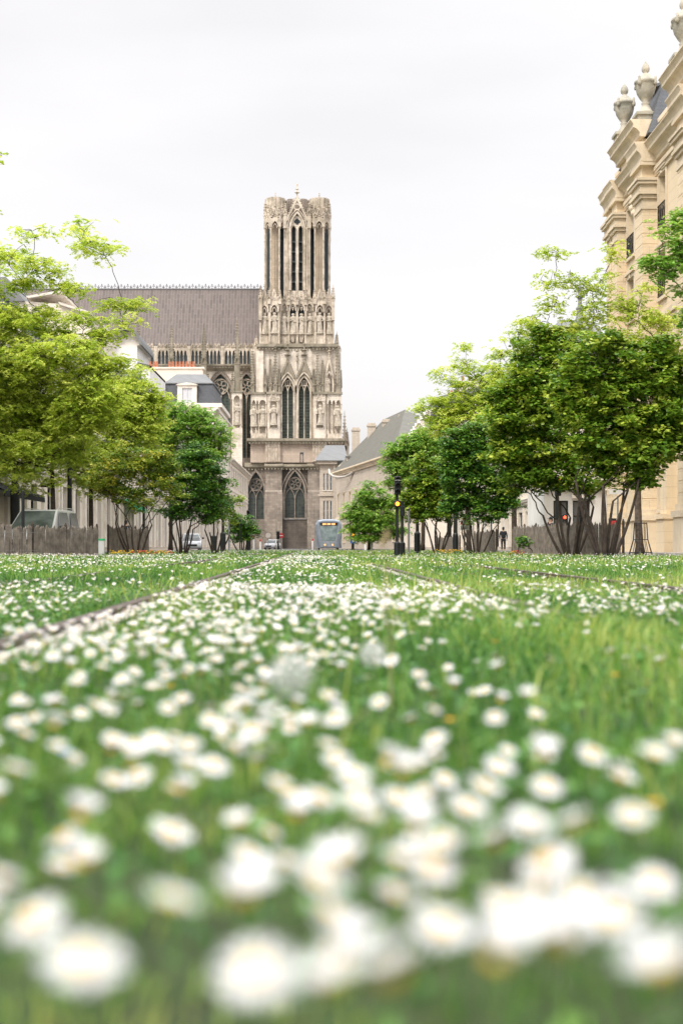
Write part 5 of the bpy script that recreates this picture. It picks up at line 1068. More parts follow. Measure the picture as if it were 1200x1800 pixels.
# ---- daisies
def petals_mesh(n, R_, cup, seed, name='petals'):
    r = random.Random(seed); g = MB()
    for k in range(n):
        a = 2 * PI * k / n + r.uniform(-.08, .08); L = R_ * r.uniform(.86, 1.06); w = R_ * 2.3 / n; e = cup + r.uniform(-.12, .12); ca, sa = math.cos(a), math.sin(a); pts = []
        for f, ww in ((.22, .45), (.65, 1.0), (.93, .75), (1.0, .25)):
            rr = L * f; z = L * f * e - L * .25 * f * f * abs(e) + .0015
            pts.append(((rr * ca - w * ww * sa, rr * sa + w * ww * ca, z), (rr * ca + w * ww * sa, rr * sa - w * ww * ca, z)))
        vs = [q for p in pts for q in p]; g.add(vs, [(0, 1, 3, 2), (2, 3, 5, 4), (4, 5, 7, 6)])
    return g
def daisy_proto(R_, cup, seed, n=22, tilt=(0, 0), stem_h=.08):
    t = thing('daisy', 'white daisy with a yellow centre, blurred in the near meadow', 'daisy', (0, 0, 0), 'daisies nearest in the meadow')
    Mx = Matrix.Rotation(tilt[0], 4, 'X') @ Matrix.Rotation(tilt[1], 4, 'Y')
    g = petals_mesh(n, R_, cup, seed); g.v = [tuple(Mx @ Vector(p)) for p in g.v]; g.build('petals', M['petal'], t, smooth=True, recalc=False)
    g = MB(); g.M = Mx; g.ball((0, 0, .0018), R_ * .34, R_ * .34, R_ * .18, 10, 6); g.build('flower_disc', M['yolk'], t, smooth=True)
    g = MB(); k = random.Random(seed); g.tube([(0, 0, -.0008), (k.uniform(-.004, .004), k.uniform(-.004, .004), -stem_h * .4), (k.uniform(-.012, .012), k.uniform(-.012, .012), -stem_h)], [.0011, .0009, .0008], 5); g.build('stem', M['stem'], t, smooth=True)
    return t
protos = [daisy_proto(.0110, 1.3, 6, 18, (.2, .2)), daisy_proto(.0125, .12, 1, 24, (.35, .1)), daisy_proto(.0115, .35, 2, 22, (.15, .25)), daisy_proto(.0135, -.05, 3, 26, (.5, -.2)), daisy_proto(.012, .7, 4, 20, (.1, -.3)), daisy_proto(.0128, .2, 5, 24, (.2, .45))]
BIG = ['big soft white daisy in the bottom left corner', 'large blurred daisy up and right of the bottom left corner one', 'wide blurred daisy cut by the bottom edge left of centre', 'big blurred bloom just above the bottom centre cluster', 'blurred bloom leaning left in the bottom centre cluster', 'bright blurred daisy right of the centre cluster', 'tall white bloom in the middle of the lower half', 'large daisy in the lower right group, upper left of it', 'largest soft daisy low on the right', 'blurred daisy right of the largest low right one', 'mid-height daisy above the lower right group', 'left one of the three daisies in a row on the right', 'soft daisy near the right edge above the lower right group', 'right one of the three daisies in a row near the right edge', 'middle one of the three daisies in a row on the right', 'daisy cut by the bottom right corner', 'blurred daisy below the bottom centre cluster to the right', 'round blurred daisy low on the left above the corner blooms', 'smaller daisy above the single one on the left', 'daisy cut by the left edge low down']
rd = random.Random(77); spots = []
hand = [(145, 1750, .12), (300, 1640, .115), (450, 1770, .12), (600, 1560, .10), (560, 1600, .12), (730, 1500, .095), (620, 1400, .09), (930, 1500, .10), (905, 1670, .115), (1035, 1655, .105), (850, 1420, .08), (955, 1362, .09), (1110, 1480, .1), (1150, 1362, .1), (1040, 1355, .085), (1165, 1785, .12), (775, 1690, .09), (140, 1470, .085), (200, 1400, .07), (-5, 1590, .1), (960, 1415, .07), (690, 1790, .13), (560, 1440, .075), (318, 1418, .06), (630, 1440, .09), (700, 1560, .09), (760, 1570, .085), (870, 1530, .09), (1180, 1330, .08), (520, 1470, .06), (30, 1290, .07), (100, 1250, .06), (960, 1560, .08), (1010, 1500, .09), (820, 1460, .08), (680, 1370, .08), (590, 1365, .08), (500, 1560, .07), (1150, 1600, .07), (980, 1720, .12), (580, 1660, .09), (600, 1740, .12), (250, 1340, .06), (330, 1370, .06), (60, 1660, .09), (420, 1480, .05), (300, 1500, .06), (870, 1760, .12), (700, 1440, .07), (1090, 1400, .06), (440, 1320, .07), (540, 1295, .07), (410, 1340, .06)]
for px_, py, h in hand: d_ = (EYE - h) * F / (py - VY); spots.append((PX(px_, d_), d_, h, rd.uniform(1.0, 1.3)))
for (x, y, h, s_) in spots[:]:
    for _ in range(rd.choice((0, 0, 1, 1))): spots.append((x + rd.choice((-1, 1)) * rd.uniform(.016, .034), y + rd.uniform(-.01, .05), h + rd.uniform(-.02, .012), rd.uniform(.8, 1.15)))
def density(x, y):
    v = .5 + .7 * vnoise(x, y, 2.2, 21) + .45 * vnoise(x, y, 7, 22); gap = math.exp(-((x - .42) / .35) ** 2 - ((y - 3.2) / 1.6) ** 2)
    if x < -.45 and y < 5: v *= .7
    if x < -1.05: v = v * .45 + .05
    if x < -2.5 and y > 8: v += .35
    if -.85 < x + .012 * y < .35 and y > 1.6: v += .45
    if x > .5 and y > 3: v *= .6
    return v * (1 - .9 * gap)
def pick(n, y0, y1, w0, k, pw=2):
    o = []
    while len(o) < n:
        y = (y0 ** pw + rd.random() * (y1 ** pw - y0 ** pw)) ** (1 / pw); x = rd.uniform(-1, 1) * (w0 + k * y)
        if abs(x) > 8.6 or y > MY1 - 1 or rd.random() * 1.3 > density(x, y): continue
        if any(min(r_ + s_ * .08, r_ - s_ * .17) < x + TS * y < max(r_ + s_ * .08, r_ - s_ * .17) for r_, s_, _ in RAILS): continue
        o.append((x, y))
    return o
for x, y in pick(300 - len(spots), .8, 3.1, .10, .26):
    spots.append((x, y, rd.uniform(.04, .10), rd.uniform(.75, 1.1)))
for i, (x, y, h, sc_) in enumerate(spots):
    p = protos[(i + 1) % 6]; z = float(gz(np.array(x), np.array(y))) * .5 + h
    if i < 6: p.location = (x, y, z); p.rotation_euler = (0, 0, rd.uniform(-.6, .6)); p.scale = (sc_,) * 3
    else: copy_thing(p, (x, y, z), rd.uniform(-.9, .9), None, sc_)
ds = [o for o in bpy.data.objects if o.name.split('.')[0] == 'daisy']
for o, (x, y, h, sc_) in [(min(ds, key=lambda q: (q.location.x - s_[0]) ** 2 + (q.location.y - s_[1]) ** 2), s_) for s_ in spots[:len(BIG)]]: o['label'] = BIG[[s_[:2] for s_ in spots].index((x, y))]
for o in ds[:0]: pass
for o in protos: ORG[o.name] = Vector(o.location)
# the rest of the daisies: one mass
def daisy_mass(pts, npet, Rm, name, label, lod):
    n = len(pts); X = np.array([p[0] for p in pts]); Y = np.array([p[1] for p in pts]); h = rsg.uniform(.04, .10, n); Z = gz(X, Y) - .02 + h; Rr = Rm * rsg.uniform(.75, 1.15, n)
    ph = rsg.uniform(0, 2 * PI, n); tx, ty = rsg.normal(0, .28, n), rsg.normal(.0, .28, n); cup = rsg.uniform(-.05, .5, n); V = []; Q = []; 
    def ringp(a, rr, up): px_ = np.cos(a) * rr; py_ = np.sin(a) * rr; return np.stack([X + px_, Y + py_, Z + up * rr + px_ * tx + py_ * (ty + .16)], -1)
    per = []
    for k in range(npet):
        a = ph + 2 * PI * k / npet; da = PI / npet * .8
        per += [ringp(a - da * .5, Rr * .25, cup * 0), ringp(a - da, Rr * .8, cup), ringp(a, Rr, cup), ringp(a + da, Rr * .8, cup)]
    V = np.stack(per, 1).reshape(-1, 3); i = np.arange(n * npet) * 4; Q = np.stack([i, i + 1, i + 2, i + 3], -1)
    root = npmesh(name, V, Q, mat=M['petal']); prop(root, label, 'daisies', kind='stuff'); ORG[root.name] = Vector((0, 0, 0))
    m = 6; cv = [np.stack([X + tx * 0, Y, Z + Rr * .12], -1)] + [ringp(ph + 2 * PI * k / m, Rr * .33, .02) for k in range(m)]; V = np.stack(cv, 1).reshape(-1, 3); i = np.arange(n) * (m + 1)
    T = np.concatenate([np.stack([i, i + 1 + k, i + 1 + (k + 1) % m], -1) for k in range(m)]); npmesh('flower_discs', V, None, T, M['yolk'], root)
    if lod:
        w = .0008; b = np.stack([X, Y, Z], -1); c = np.stack([X + rsg.normal(0, .01, n), Y + rsg.normal(0, .01, n), Z - h], -1); o = np.array([w, 0, 0]); V = np.stack([b - o, b + o, c + o, c - o], 1).reshape(-1, 3); npmesh('stems', V, np.arange(len(V)).reshape(-1, 4), mat=M['stem'], parent=root)
daisy_mass(pick(3300, 3.0, 9, .2, .27) + pick(40, 1.6, 3.0, .1, .27), 14, .0120, 'daisy_carpet', 'carpet of small white daisies in the middle of the meadow', True)
daisy_mass(pick(7500, 8.5, 40, 1.5, .27), 8, .014, 'far_daisy_carpet', 'far carpet of tiny white daisies fading towards the tram', False)
daisy_mass(pick(3600, 30, 126, 2, .1), 6, .021, 'distant_daisy_specks', 'distant white daisy specks at the end of the meadow', False)
# dandelion clocks and stray yellow flowers
def dandelion(px_, py, h, r):
    d_ = (EYE - h) * F / (py - VY); x = PX(px_, d_); t = thing('dandelion_clock', 'fluffy grey-white dandelion seed head, out of focus among the daisies' if px_ < 600 else 'second fluffy dandelion seed head, right of the daisy strip', 'dandelion', (x, d_, 0))
    g = MB()
    for k in range(80):
        z = 1 - 2 * (k + .5) / 80; a = k * 2.39996; q = math.sqrt(1 - z * z); n_ = Vector((q * math.cos(a), q * math.sin(a), z)); c = Vector((x, d_, h)); e = c + n_ * r; u = n_.orthogonal().normalized(); v = n_.cross(u)
        g.add([c + n_ * .004, c + n_ * .004 + u * .0003, e + u * .0003, e], [(0, 1, 2, 3)])
        for j in range(5):
            b = 2 * PI * j / 5; w = u * math.cos(b) + v * math.sin(b); s = n_.cross(w) * .0005; f = e + w * r * .2 + n_ * r * .08; g.add([e - s, e + s, f + s, f - s], [(0, 1, 2, 3)])
    g.build('seed_head', M['petal'], t, recalc=False)
    g = MB(); g.ball((x, d_, h), .005, .005, .004, 8, 5); g.build('receptacle', M['stem'], t)
    g = MB(); g.tube([(x, d_, h), (x + .006, d_ + .004, h * .5), (x, d_, 0)], .0015, 6); g.build('stem', M['stem'], t)
dandelion(512, 1185, .15, .021); dandelion(655, 1150, .12, .018)
for k, (px_, py, h) in enumerate(((232, 1356, .05), (430, 1217, .04), (142, 1525, .07), (300, 1210, .05), (790, 1270, .04), (1080, 1190, .06), (1150, 1420, .05), (510, 1400, .04), (870, 1130, .05), (120, 1260, .03))):
    d_ = (EYE - h) * F / (py - VY); x = PX(px_, d_)
    if k == 0:
        t0 = thing('buttercup', 'small yellow wild flower among the daisies', 'wild flower', (x, d_, h), 'stray yellow flowers in the meadow')
        g = MB()
        for j in range(5):
            a = 2 * PI * j / 5; c, s = math.cos(a), math.sin(a); L = .0095; g.add([(x, d_, h), (x + L * .6 * c - .005 * s, d_ + L * .6 * s + .005 * c, h + .004), (x + L * c, d_ + L * s, h + .006), (x + L * .6 * c + .005 * s, d_ + L * .6 * s - .005 * c, h + .004)], [(0, 1, 2, 3)])
        g.build('petals', M['yolk'], t0, recalc=False); g = MB(); g.tube([(x, d_, h), (x + .004, d_, h - .05)], .0009, 5); g.build('stem', M['stem'], t0)
    else: copy_thing(t0, (x, d_, h), k)

M['speedwell'] = plain('blue_petal', (.35, .42, .75), .7)
h = .06; d_ = (EYE - h) * F / (1326 - VY); x = PX(115, d_); t = thing('blue_flower', 'single pale blue wild flower on the left among the daisies', 'wild flower', (x, d_, h)); g = MB()
for j in range(5):
    a = 2 * PI * j / 5; c, s = math.cos(a), math.sin(a); g.add([(x, d_, h), (x + .006 * c - .004 * s, d_ + .006 * s + .004 * c, h + .003), (x + .010 * c, d_ + .010 * s, h + .004), (x + .006 * c + .004 * s, d_ + .006 * s - .004 * c, h + .003)], [(0, 1, 2, 3)])
g.build('petals', M['speedwell'], t, recalc=False); g = MB(); g.tube([(x, d_, h), (x, d_, 0)], .0008, 5); g.build('stem', M['stem'], t)
# ------------------------------------------------------------ street things
M['silver'] = plain('silver_metallic_paint', (.62, .62, .60), .3, .2, (.55, .55, .54), 2, 0, .6)
M['whitecar'] = plain('white_vehicle_paint', (.70, .71, .72), .35, 0, (.62, .63, .64), 2, 0, .5)
M['tramgrey'] = plain('blue_grey_tram_paint', (.25, .29, .34), .4, .2, (.20, .235, .28), 2, 0, .4)
M['tramlight'] = plain('light_grey_tram_trim', (.30, .33, .36), .4, .2)
M['windscreen'] = glassy('windscreen_glass', (.10, .14, .14), (.30, .36, .36), .08, 1.1)
M['rubber'] = plain('black_rubber', (.02, .02, .02), .8)
M['redpaint'] = plain('red_paint', (.55, .03, .03), .5)
M['blue'] = plain('blue_sign_face', (.03, .10, .40), .5)
M['green'] = plain('green_awning_cloth', (.03, .45, .16), .8)
M['darkcloth'] = plain('dark_cloth', (.02, .022, .028), .9)
M['greycloth'] = plain('grey_cloth', (.16, .16, .17), .9)
M['skin'] = plain('skin', (.55, .34, .24), .6)
M['hairdark'] = plain('dark_hair', (.03, .02, .015), .8)
M['hairgrey'] = plain('grey_hair', (.45, .44, .42), .8)
M['orange_on'] = emit('lit_orange_lens', (1, .32, .03), 3)
M['red_on'] = emit('lit_red_lens', (1, .06, .02), 5)
M['display'] = emit('amber_led_display', (1, .42, .15), .8)
# --- tram
tx, ty = 1.73, 141.0
t = thing('tram', 'blue-grey tram with a tapering framed windscreen coming up the street in front of the cathedral', 'tram', (0, 0, 0)); t.rotation_euler = (0, 0, TS)
W = 1.32; Ht = 3.05
def loop(y, w, zt, zb, sh=.8): return [(tx - w * .72, y, zb), (tx - w * .86, y, zb + .9), (tx - w, y, zb + 1.7), (tx - w * .98, y, zt - .42), (tx - w * sh, y, zt - .1), (tx - w * .45, y, zt), (tx + w * .45, y, zt), (tx + w * sh, y, zt - .1), (tx + w * .98, y, zt - .42), (tx + w, y, zb + 1.7), (tx + w * .86, y, zb + .9), (tx + w * .72, y, zb)]
def full(y, w, zt, zb): return [(tx - w, y, zb), (tx - w, y, zb + .9), (tx - w, y, zb + 1.7), (tx - w, y, zt - .42), (tx - w * .84, y, zt - .1), (tx - w * .5, y, zt), (tx + w * .5, y, zt), (tx + w * .84, y, zt - .1), (tx + w, y, zt - .42), (tx + w, y, zb + 1.7), (tx + w, y, zb + .9), (tx + w, y, zb)]
def loft(g, rings):
    n = len(rings[0]); vs = [p for r in rings for p in r]; fs = [tuple(range(n - 1, -1, -1)), tuple((len(rings) - 1) * n + k for k in range(n))]
    for i in range(len(rings) - 1): fs += [(i * n + k, i * n + (k + 1) % n, (i + 1) * n + (k + 1) % n, (i + 1) * n + k) for k in range(n)]
    g.add(vs, fs)
g = MB(); loft(g, [loop(ty, W * .93, Ht - .12, .25), loop(ty + .35, W, Ht, .2), full(ty + 1.6, W, Ht + .05, .2), full(ty + 24, W, Ht + .05, .2)]); body = g.build('body', M['tramgrey'], t)
def trapz(g, y, zb, zt, wb, wt, y1, taper=0): g.add([(tx - wb, y, zb), (tx + wb, y, zb), (tx + wt, y, zt), (tx - wt, y, zt), (tx - wb, y1, zb), (tx + wb, y1, zb), (tx + wt, y1, zt), (tx - wt, y1, zt)], [(0, 1, 2, 3), (7, 6, 5, 4), (0, 4, 5, 1), (1, 5, 6, 2), (2, 6, 7, 3), (3, 7, 4, 0)])
g = MB(); trapz(g, ty - .05, .95, 2.42, .66, .86, ty + .02); g.build('windscreen', M['windscreen'], t)
g = MB(); trapz(g, ty - .06, 2.44, 2.74, .87, .9, ty + .02); g.build('destination_panel', M['rubber'], t)
g = MB()
for k in range(3): g.box(tx - .62 + k * .45, tx - .27 + k * .45, ty - .075, ty - .061, 2.50, 2.66)
g.build('destination_display', M['display'], t)
g = MB(); trapz(g, ty - .04, .34, .93, .52, .65, ty + .02); g.build('bumper', M['tramlight'], t)
for s in (-1, 1):
    g = MB(); g.add([(tx + s * a, y, z) for a, y, z in ((.56, ty - .1, .3), (.74, ty - .1, .3), (1.12, ty - .08, 2.5), (.93, ty - .08, 2.5), (.56, ty + .1, .3), (.74, ty + .1, .3), (1.12, ty + .1, 2.5), (.93, ty + .1, 2.5))], [(0, 1, 2, 3), (7, 6, 5, 4), (0, 4, 5, 1), (1, 5, 6, 2), (2, 6, 7, 3), (3, 7, 4, 0)]); g.build('front_pillar', M['tramlight'], t)
    g = MB(); g.lathe([(.09, 0), (.09, .04)], 0, 0, 12); g.v = [(tx + s * .38 + x, ty - .09 + z, .52 + y) for x, y, z in g.v]; g.build('headlight', M['display'], t)
    g = MB(); g.box(tx + s * (W + .0), tx + s * (W + .012), ty + 2.5, ty + 23, 1.2, 2.4) if s > 0 else g.box(tx - W - .012, tx - W, ty + 2.5, ty + 23, 1.2, 2.4); g.build('side_window', M['glass'], t)
    for yy in (ty + 2.2, ty + 9): 
        g = MB(); g.lathe([(.3, -.06), (.3, .06)], 0, 0, 16); g.v = [(tx + s * .95 + z, yy + x, .3 + y) for x, y, z in g.v]; g.build('wheel', M['rubber'], t)
# --- road vehicles
def car(name, label, cat, x, y, rz, L=4.4, Wd=1.78, H=1.55, paint='silver', van=False):
    t = thing(name, label, cat, (x, y, -.05)); t.rotation_euler = (0, 0, rz); o = Vector((x, y, -.05)); w = Wd / 2; h = L / 2
    def B(g, n, m, sm=False, par=None, bev=0): g.M = None; g.v = [tuple(Vector(p) + o) for p in g.v]; return g.build(n, M[m], par or t, smooth=sm, bevel=bev)
    wl = .92 if not van else 1.05
    g = MB(); ring = []       # front of the car towards -y
    prof = [(-h, .35, .62, .8), (-h + .12, .25, .80, .93), (-h + .5, .22, .92, .99), (-h + 1.0, .2, wl, 1), (0, .2, wl + .02, 1), (h - .6, .2, wl + .03, 1), (h - .12, .28, wl, .95), (h, .4, .8, .85)]
    for y_, zb, zt, f in prof: ring.append([(-w * f * .96, y_, zb), (-w * f, y_, (zb + zt) * .5), (-w * f * .97, y_, zt - .06), (-w * f * .82, y_, zt), (w * f * .82, y_, zt), (w * f * .97, y_, zt - .06), (w * f, y_, (zb + zt) * .5), (w * f * .96, y_, zb)])
    loft(g, ring); body = B(g, 'body', paint, True)
    f0 = -h + (1.05 if not van else .45); f1 = f0 + .85 if not van else f0 + .75; r1 = h - .55; r0 = h - .2; z0 = wl - .03; z1 = H
    g = MB(); g.add([(-w * .92, f0, z0), (w * .92, f0, z0), (w * .76, f1, z1), (-w * .76, f1, z1), (-w * .92, r0, z0), (w * .92, r0, z0), (w * .76, r1, z1), (-w * .76, r1, z1)], [(0, 1, 2, 3), (7, 6, 5, 4), (0, 3, 7, 4), (1, 5, 6, 2), (3, 2, 6, 7), (0, 4, 5, 1)]); cab = B(g, 'cabin', paint, False, None, .03)
    def quad(a, b, c, d, n, m, off): 
        g = MB(); nn = (Vector(b) - Vector(a)).cross(Vector(d) - Vector(a)).normalized(); 
        P_ = [Vector(q) + nn * off for q in (a, b, c, d)]; Q_ = [p - nn * .02 for p in P_]; g.add([tuple(p) for p in P_ + Q_], [(0, 1, 2, 3), (7, 6, 5, 4), (0, 4, 5, 1), (1, 5, 6, 2), (2, 6, 7, 3), (3, 7, 4, 0)]); return B(g, n, m)
    quad((-w * .84, f0 + .06, z0 + .08), (w * .84, f0 + .06, z0 + .08), (w * .70, f1 - .04, z1 - .06), (-w * .70, f1 - .04, z1 - .06), 'windscreen', 'autoglass', .02)
    for s in (-1, 1):
        m_ = (f1 + r1) / 2
        for a, b in ((f1 - .15, m_ - .06), (m_ + .06, r1)):
            pts = [(s * w * .925, a - .2 * (a < 0), z0 + .1), (s * w * .925, b, z0 + .1), (s * w * .80, b - .03, z1 - .1), (s * w * .80, a + .2, z1 - .1)]
            if s < 0: pts = pts[::-1]
            quad(*pts, 'side_window', 'glass', .03)
        g = MB(); g.ball((s * (w + .12), f0 + .35, z0 + .12), .11, .07, .08, 10, 6); B(g, 'mirror', 'rubber', True)
        g = MB(); g.ball((s * w * .68, -h + .14, .68), .2, .12, .1, 12, 6); B(g, 'headlight', 'glasslight', True)
        for yy in (-h + .85, h - .85):
            g = MB(); g.lathe([(.2, -.1), (.31, -.1), (.33, -.05), (.33, .07), (.3, .1), (.2, .1)], 0, 0, 20); g.v = [(s * (w - .09) + z, yy + x, .33 + y) for x, y, z in g.v]; wh = B(g, 'wheel', 'rubber', True)
            g = MB(); g.lathe([(.19, -.105), (.19, .105)], 0, 0, 12); g.v = [(s * (w - .09) + z, yy + x, .33 + y) for x, y, z in g.v]; B(g, 'rim', 'silver', False, wh)
    g = MB(); g.box(-w * .5, w * .5, -h - .02, -h + .1, .42, .6); B(g, 'grille', 'rubber')
    if not van:
        for s in (-1, 1): g = MB(); g.tube([(s * w * .72, f1 + .1, z1 + .01), (s * w * .72, f1 + .2, z1 + .06), (s * w * .72, r1 - .2, z1 + .06), (s * w * .72, r1 - .05, z1 + .01)], .016, 6); B(g, 'roof_rail', 'silver')
    return t
car('parked_car', 'silver people carrier parked behind the left paling fence', 'car', PX(58, 49), 50.5, R(-9), 4.3, 1.8, 1.66)
car('parked_van', 'small white van parked far back behind the left bushes', 'van', PX(332, 125), 127, R(8), 4.4, 1.75, 1.55, 'whitecar', True)
car('small_car', 'small pale car at the foot of the cathedral, left of the red round sign', 'car', PX(478, 215), 217, R(-15), 4.0, 1.7, 1.5, 'whitecar')
# --- paling fences
def paling(name, label, pts, h, gap=.075, seed=0):
    r = random.Random(seed); t = thing(name, label, 'fence', (pts[0][0], pts[0][1], 0)); g = MB(); gp = []
    for (x0, y0), (x1, y1) in zip(pts, pts[1:]):
        L = math.hypot(x1 - x0, y1 - y0); n = int(L / gap); ux, uy = (x1 - x0) / L, (y1 - y0) / L
        for k in range(n):
            f = (k + .5) * gap; x, y = x0 + ux * f, y0 + uy * f; hh = h * r.uniform(.93, 1.05); w = r.uniform(.024, .037); l1 = r.uniform(-.025, .025); l2 = r.uniform(-.02, .02); d_ = .01
            a, b = ux * w, uy * w; c, e = -uy * d_, ux * d_
            def q(s, dd, z, lx): return (x + s * a + dd * c + ux * lx, y + s * b + dd * e + uy * lx + dd * l2 * z, z)
            vs = [q(-1, -1, -.06, 0), q(1, -1, -.06, 0), q(1, 1, -.06, 0), q(-1, 1, -.06, 0), q(-1, -1, hh - .05, l1), q(1, -1, hh - .03, l1), q(1, 1, hh - .03, l1), q(-1, 1, hh - .05, l1), q(-.3, 0, hh, l1), q(.35, 0, hh + .01, l1)]
            g.add(vs, [(0, 3, 2, 1), (0, 1, 5, 4), (1, 2, 6, 5), (2, 3, 7, 6), (3, 0, 4, 7), (4, 5, 9, 8), (6, 7, 8, 9), (5, 6, 9), (7, 4, 8)])
        m = max(1, int(L / 1.5))
        for k in range(m + 1): gp.append((x0 + ux * L * k / m - uy * .05, y0 + uy * L * k / m + ux * .05))
    g.build('palings', M['paling'], t)
    for x, y in gp: g = MB(); g.lathe([(.04, -.05), (.038, h + .04), (.012, h + .1)], x, y, 7); g.build('post', M['bark'], t)
    for z in (h * .22, h * .78):
        g = MB(); P_ = []
        for (x0, y0), (x1, y1) in zip(pts, pts[1:]):
            for k in range(13): f = k / 12; P_.append((x0 + (x1 - x0) * f + .014 * math.sin(k * 2) , y0 + (y1 - y0) * f - .018, z + .012 * math.sin(k * 1.7)))
        g.tube(P_, .005, 4); g.build('wire', M['zinc'], t)
    return t
def gp_(px_, d): return (PX(px_, d), d)
paling('paling_fence', 'weathered grey chestnut paling fence in front of the silver car', [gp_(-40, 37), gp_(60, 38.2), gp_(173, 41)], .86, seed=1)
paling('paling_fence', 'short stretch of dark paling fence behind the bronze bush', [gp_(193, 47), gp_(262, 52)], .95, seed=2)
paling('paling_fence', 'curving grey paling fence behind the near right trees', [gp_(900, 51), gp_(960, 46), gp_(1020, 43), gp_(1092, 41)], 1.0, seed=3)
paling('paling_fence', 'darker paling fence further back in the middle of the right side', [gp_(832, 66), gp_(870, 58)], .95, seed=4)
paling('paling_fence', 'low distant piece of paling fence left of the middle right tree', [gp_(764, 78), gp_(806, 70)], .8, seed=5)
# --- poles, lamps, posts
def lamp(px_, d, label, h=6.2, base_h=1.0, br=.11, r=.055, arm=1):
    x = PX(px_, d); t = thing('street_lamp', label, 'street lamp', (x, d, 0), 'dark street lamps along the street')
    g = MB(); g.lathe([(br + .04, -.05), (br + .04, .05), (br, .08), (br, base_h), (r * 1.2, base_h + .06), (r, base_h + .1), (r * .8, h)], x, d, 12); g.build('pole', M['pole'], t, smooth=False)
    g = MB(); g.lathe([(r * 1.1, h), (r * 1.9, h + .12), (r * 2.0, h + .5), (r * 1.3, h + .62), (r * .3, h + .7)], x, d, 12); g.build('lamp_head', M['pole'], t); return t
lamp(27, 56, 'thick dark lamp post at the left edge behind the silver car', 5.2, 2.5, .19, .14)
lamp(123, 57, 'dark lamp post rising through the left locust crown, right of the silver car', 5.4, .9, .12, .10)
lamp(253, 58, 'dark lamp post behind the bronze bush', 3.4)
lamp(392, 84, 'dark lamp post with thick foot right of the dark green left bush', 3.4, 1.1, .17, .08)
lamp(376, 80, 'slim dark lamp post just left of the thick-footed one', 3.2, .9, .15, .05)
lamp(733, 68, 'dark lamp post with thick foot right of the traffic signals', 3.3, .95, .15, .08)
lamp(800, 62, 'dark lamp post inside the middle right tree', 3.6, .8, .12, .09)
lamp(789, 74, 'thick dark lamp post left of the warning triangle', 3.4, .8, .16, .12)
def lens(g, x, y, z, r): g.lathe([(r * .3, 0), (r * .8, -.015), (r, -.0), (r, .05)], 0, 0, 14); g.v = [(x + a, y + c, z + b) for a, b, c in g.v]
def hood(g, x, y, z, r, d=.14):
    vs = []; fs = []; n = 10
    for k in range(n + 1):
        a = PI * k / n; 
        for rr in (r, r + .012): vs += [(x + rr * math.cos(a), y, z + rr * math.sin(a)), (x + rr * math.cos(a), y - d, z + rr * math.sin(a) - .01)]
    for k in range(n): b = 4 * k; fs += [(b, b + 1, b + 5, b + 4), (b + 2, b + 6, b + 7, b + 3), (b + 1, b + 3, b + 7, b + 5)]
    g.add(vs, fs)
def signal(px_, d, label, boxes, lit, pole_top, bands=(), r=.055, foot=.1, foot_h=.8, cat='traffic signal'):
    x = PX(px_, d); t = thing('traffic_signal', label, cat, (x, d, 0)); z = lambda p: PZ(p, d)
    g = MB(); g.lathe([(foot + .02, -.05), (foot, .02), (foot, foot_h), (r, foot_h + .05), (r, z(pole_top))], x, d, 12); g.build('pole', M['pole'], t)
    for (x0, x1, y0, y1) in boxes:
        g = MB(); a, b = PX(x0, d), PX(x1, d); g.box(a, b, d - .3, d - .08, z(y1), z(y0)); g.box(a + .03, b - .03, d - .08, d - .02, z(y1) + .05, z(y0) - .05); hd = g.build('signal_head', M['pole'], t, bevel=.02)
        n = max(1, round((y1 - y0) / (x1 - x0) * .9)); rr = (b - a) * .33
        for k in range(n):
            zz = z(y0 + (y1 - y0) * (k + .5) / n); on = any(abs(zz - z(q)) < (z(y0) - z(y1)) / n / 2 + .01 and x0 <= xx <= x1 for xx, q, c in lit); c = [c for xx, q, c in lit if abs(zz - z(q)) < (z(y0) - z(y1)) / n / 2 + .01 and x0 <= xx <= x1]
            g = MB(); lens(g, (a + b) / 2, d - .31, zz, rr); g.build('lens', M[c[0] if c else 'rubber'], hd)
            g = MB(); hood(g, (a + b) / 2, d - .301, zz, rr + .01); g.build('hood', M['pole'], hd)
    return t
t = signal(697.5, 46, 'tall dark tram signal with one orange light, right of the rounded green tree', [(692.5, 703.5, 838, 870), (692, 703, 880, 892)], [(697, 886, 'orange_on')], 838, r=.05, foot=.1, foot_h=.42)
g = MB(); a, b, z = PX(693.5, 46), PX(702.5, 46), PZ(845, 46); g.box(a, b, 45.66, 45.695, z - .012, z + .012); g.build('white_bar', M['white'], t)
x = PX(706.5, 46.5); t = thing('signal_post', 'short dark post standing right beside the tram signal', 'post', (x, 46.5, 0)); g = MB(); g.lathe([(.1, -.05), (.1, .42), (.045, .46), (.045, 1.72), (.06, 1.73), (.06, 1.78)], x, 46.5, 12); g.build('pole', M['pole'], t); g = MB(); g.box(x - .08, x + .08, 46.35, 46.44, 1.3, 1.62); g.build('button_box', M['pole'], t, bevel=.01)
t = signal(620, 122, 'small distant signal with an orange light and a blue plate, right of the tram', [(616.5, 623.5, 928, 944)], [(620, 941, 'orange_on')], 915, r=.05, foot=.12)
x = PX(620, 122); g = MB(); g.box(x - .22, x + .22, 121.7, 121.73, PZ(955, 122), PZ(946, 122)); sg = g.build('blue_plate', M['blue'], t); g = MB(); g.prism([(x - .09, PZ(953, 122)), (x + .09, PZ(953, 122)), (x, PZ(948, 122))], 121.685, 121.698); g.build('arrow_mark', M['white'], sg)
signal(978, 55, 'dark signal with a red light high behind the near right trees', [(973.5, 983.5, 838, 872)], [(978, 843, 'red_on')], 838, r=.06, foot=.11)
signal(990, 62, 'low signal with a red light seen between the near right trunks', [(986, 994, 904, 926)], [(990, 909, 'red_on')], 905, r=.05, foot=.1)
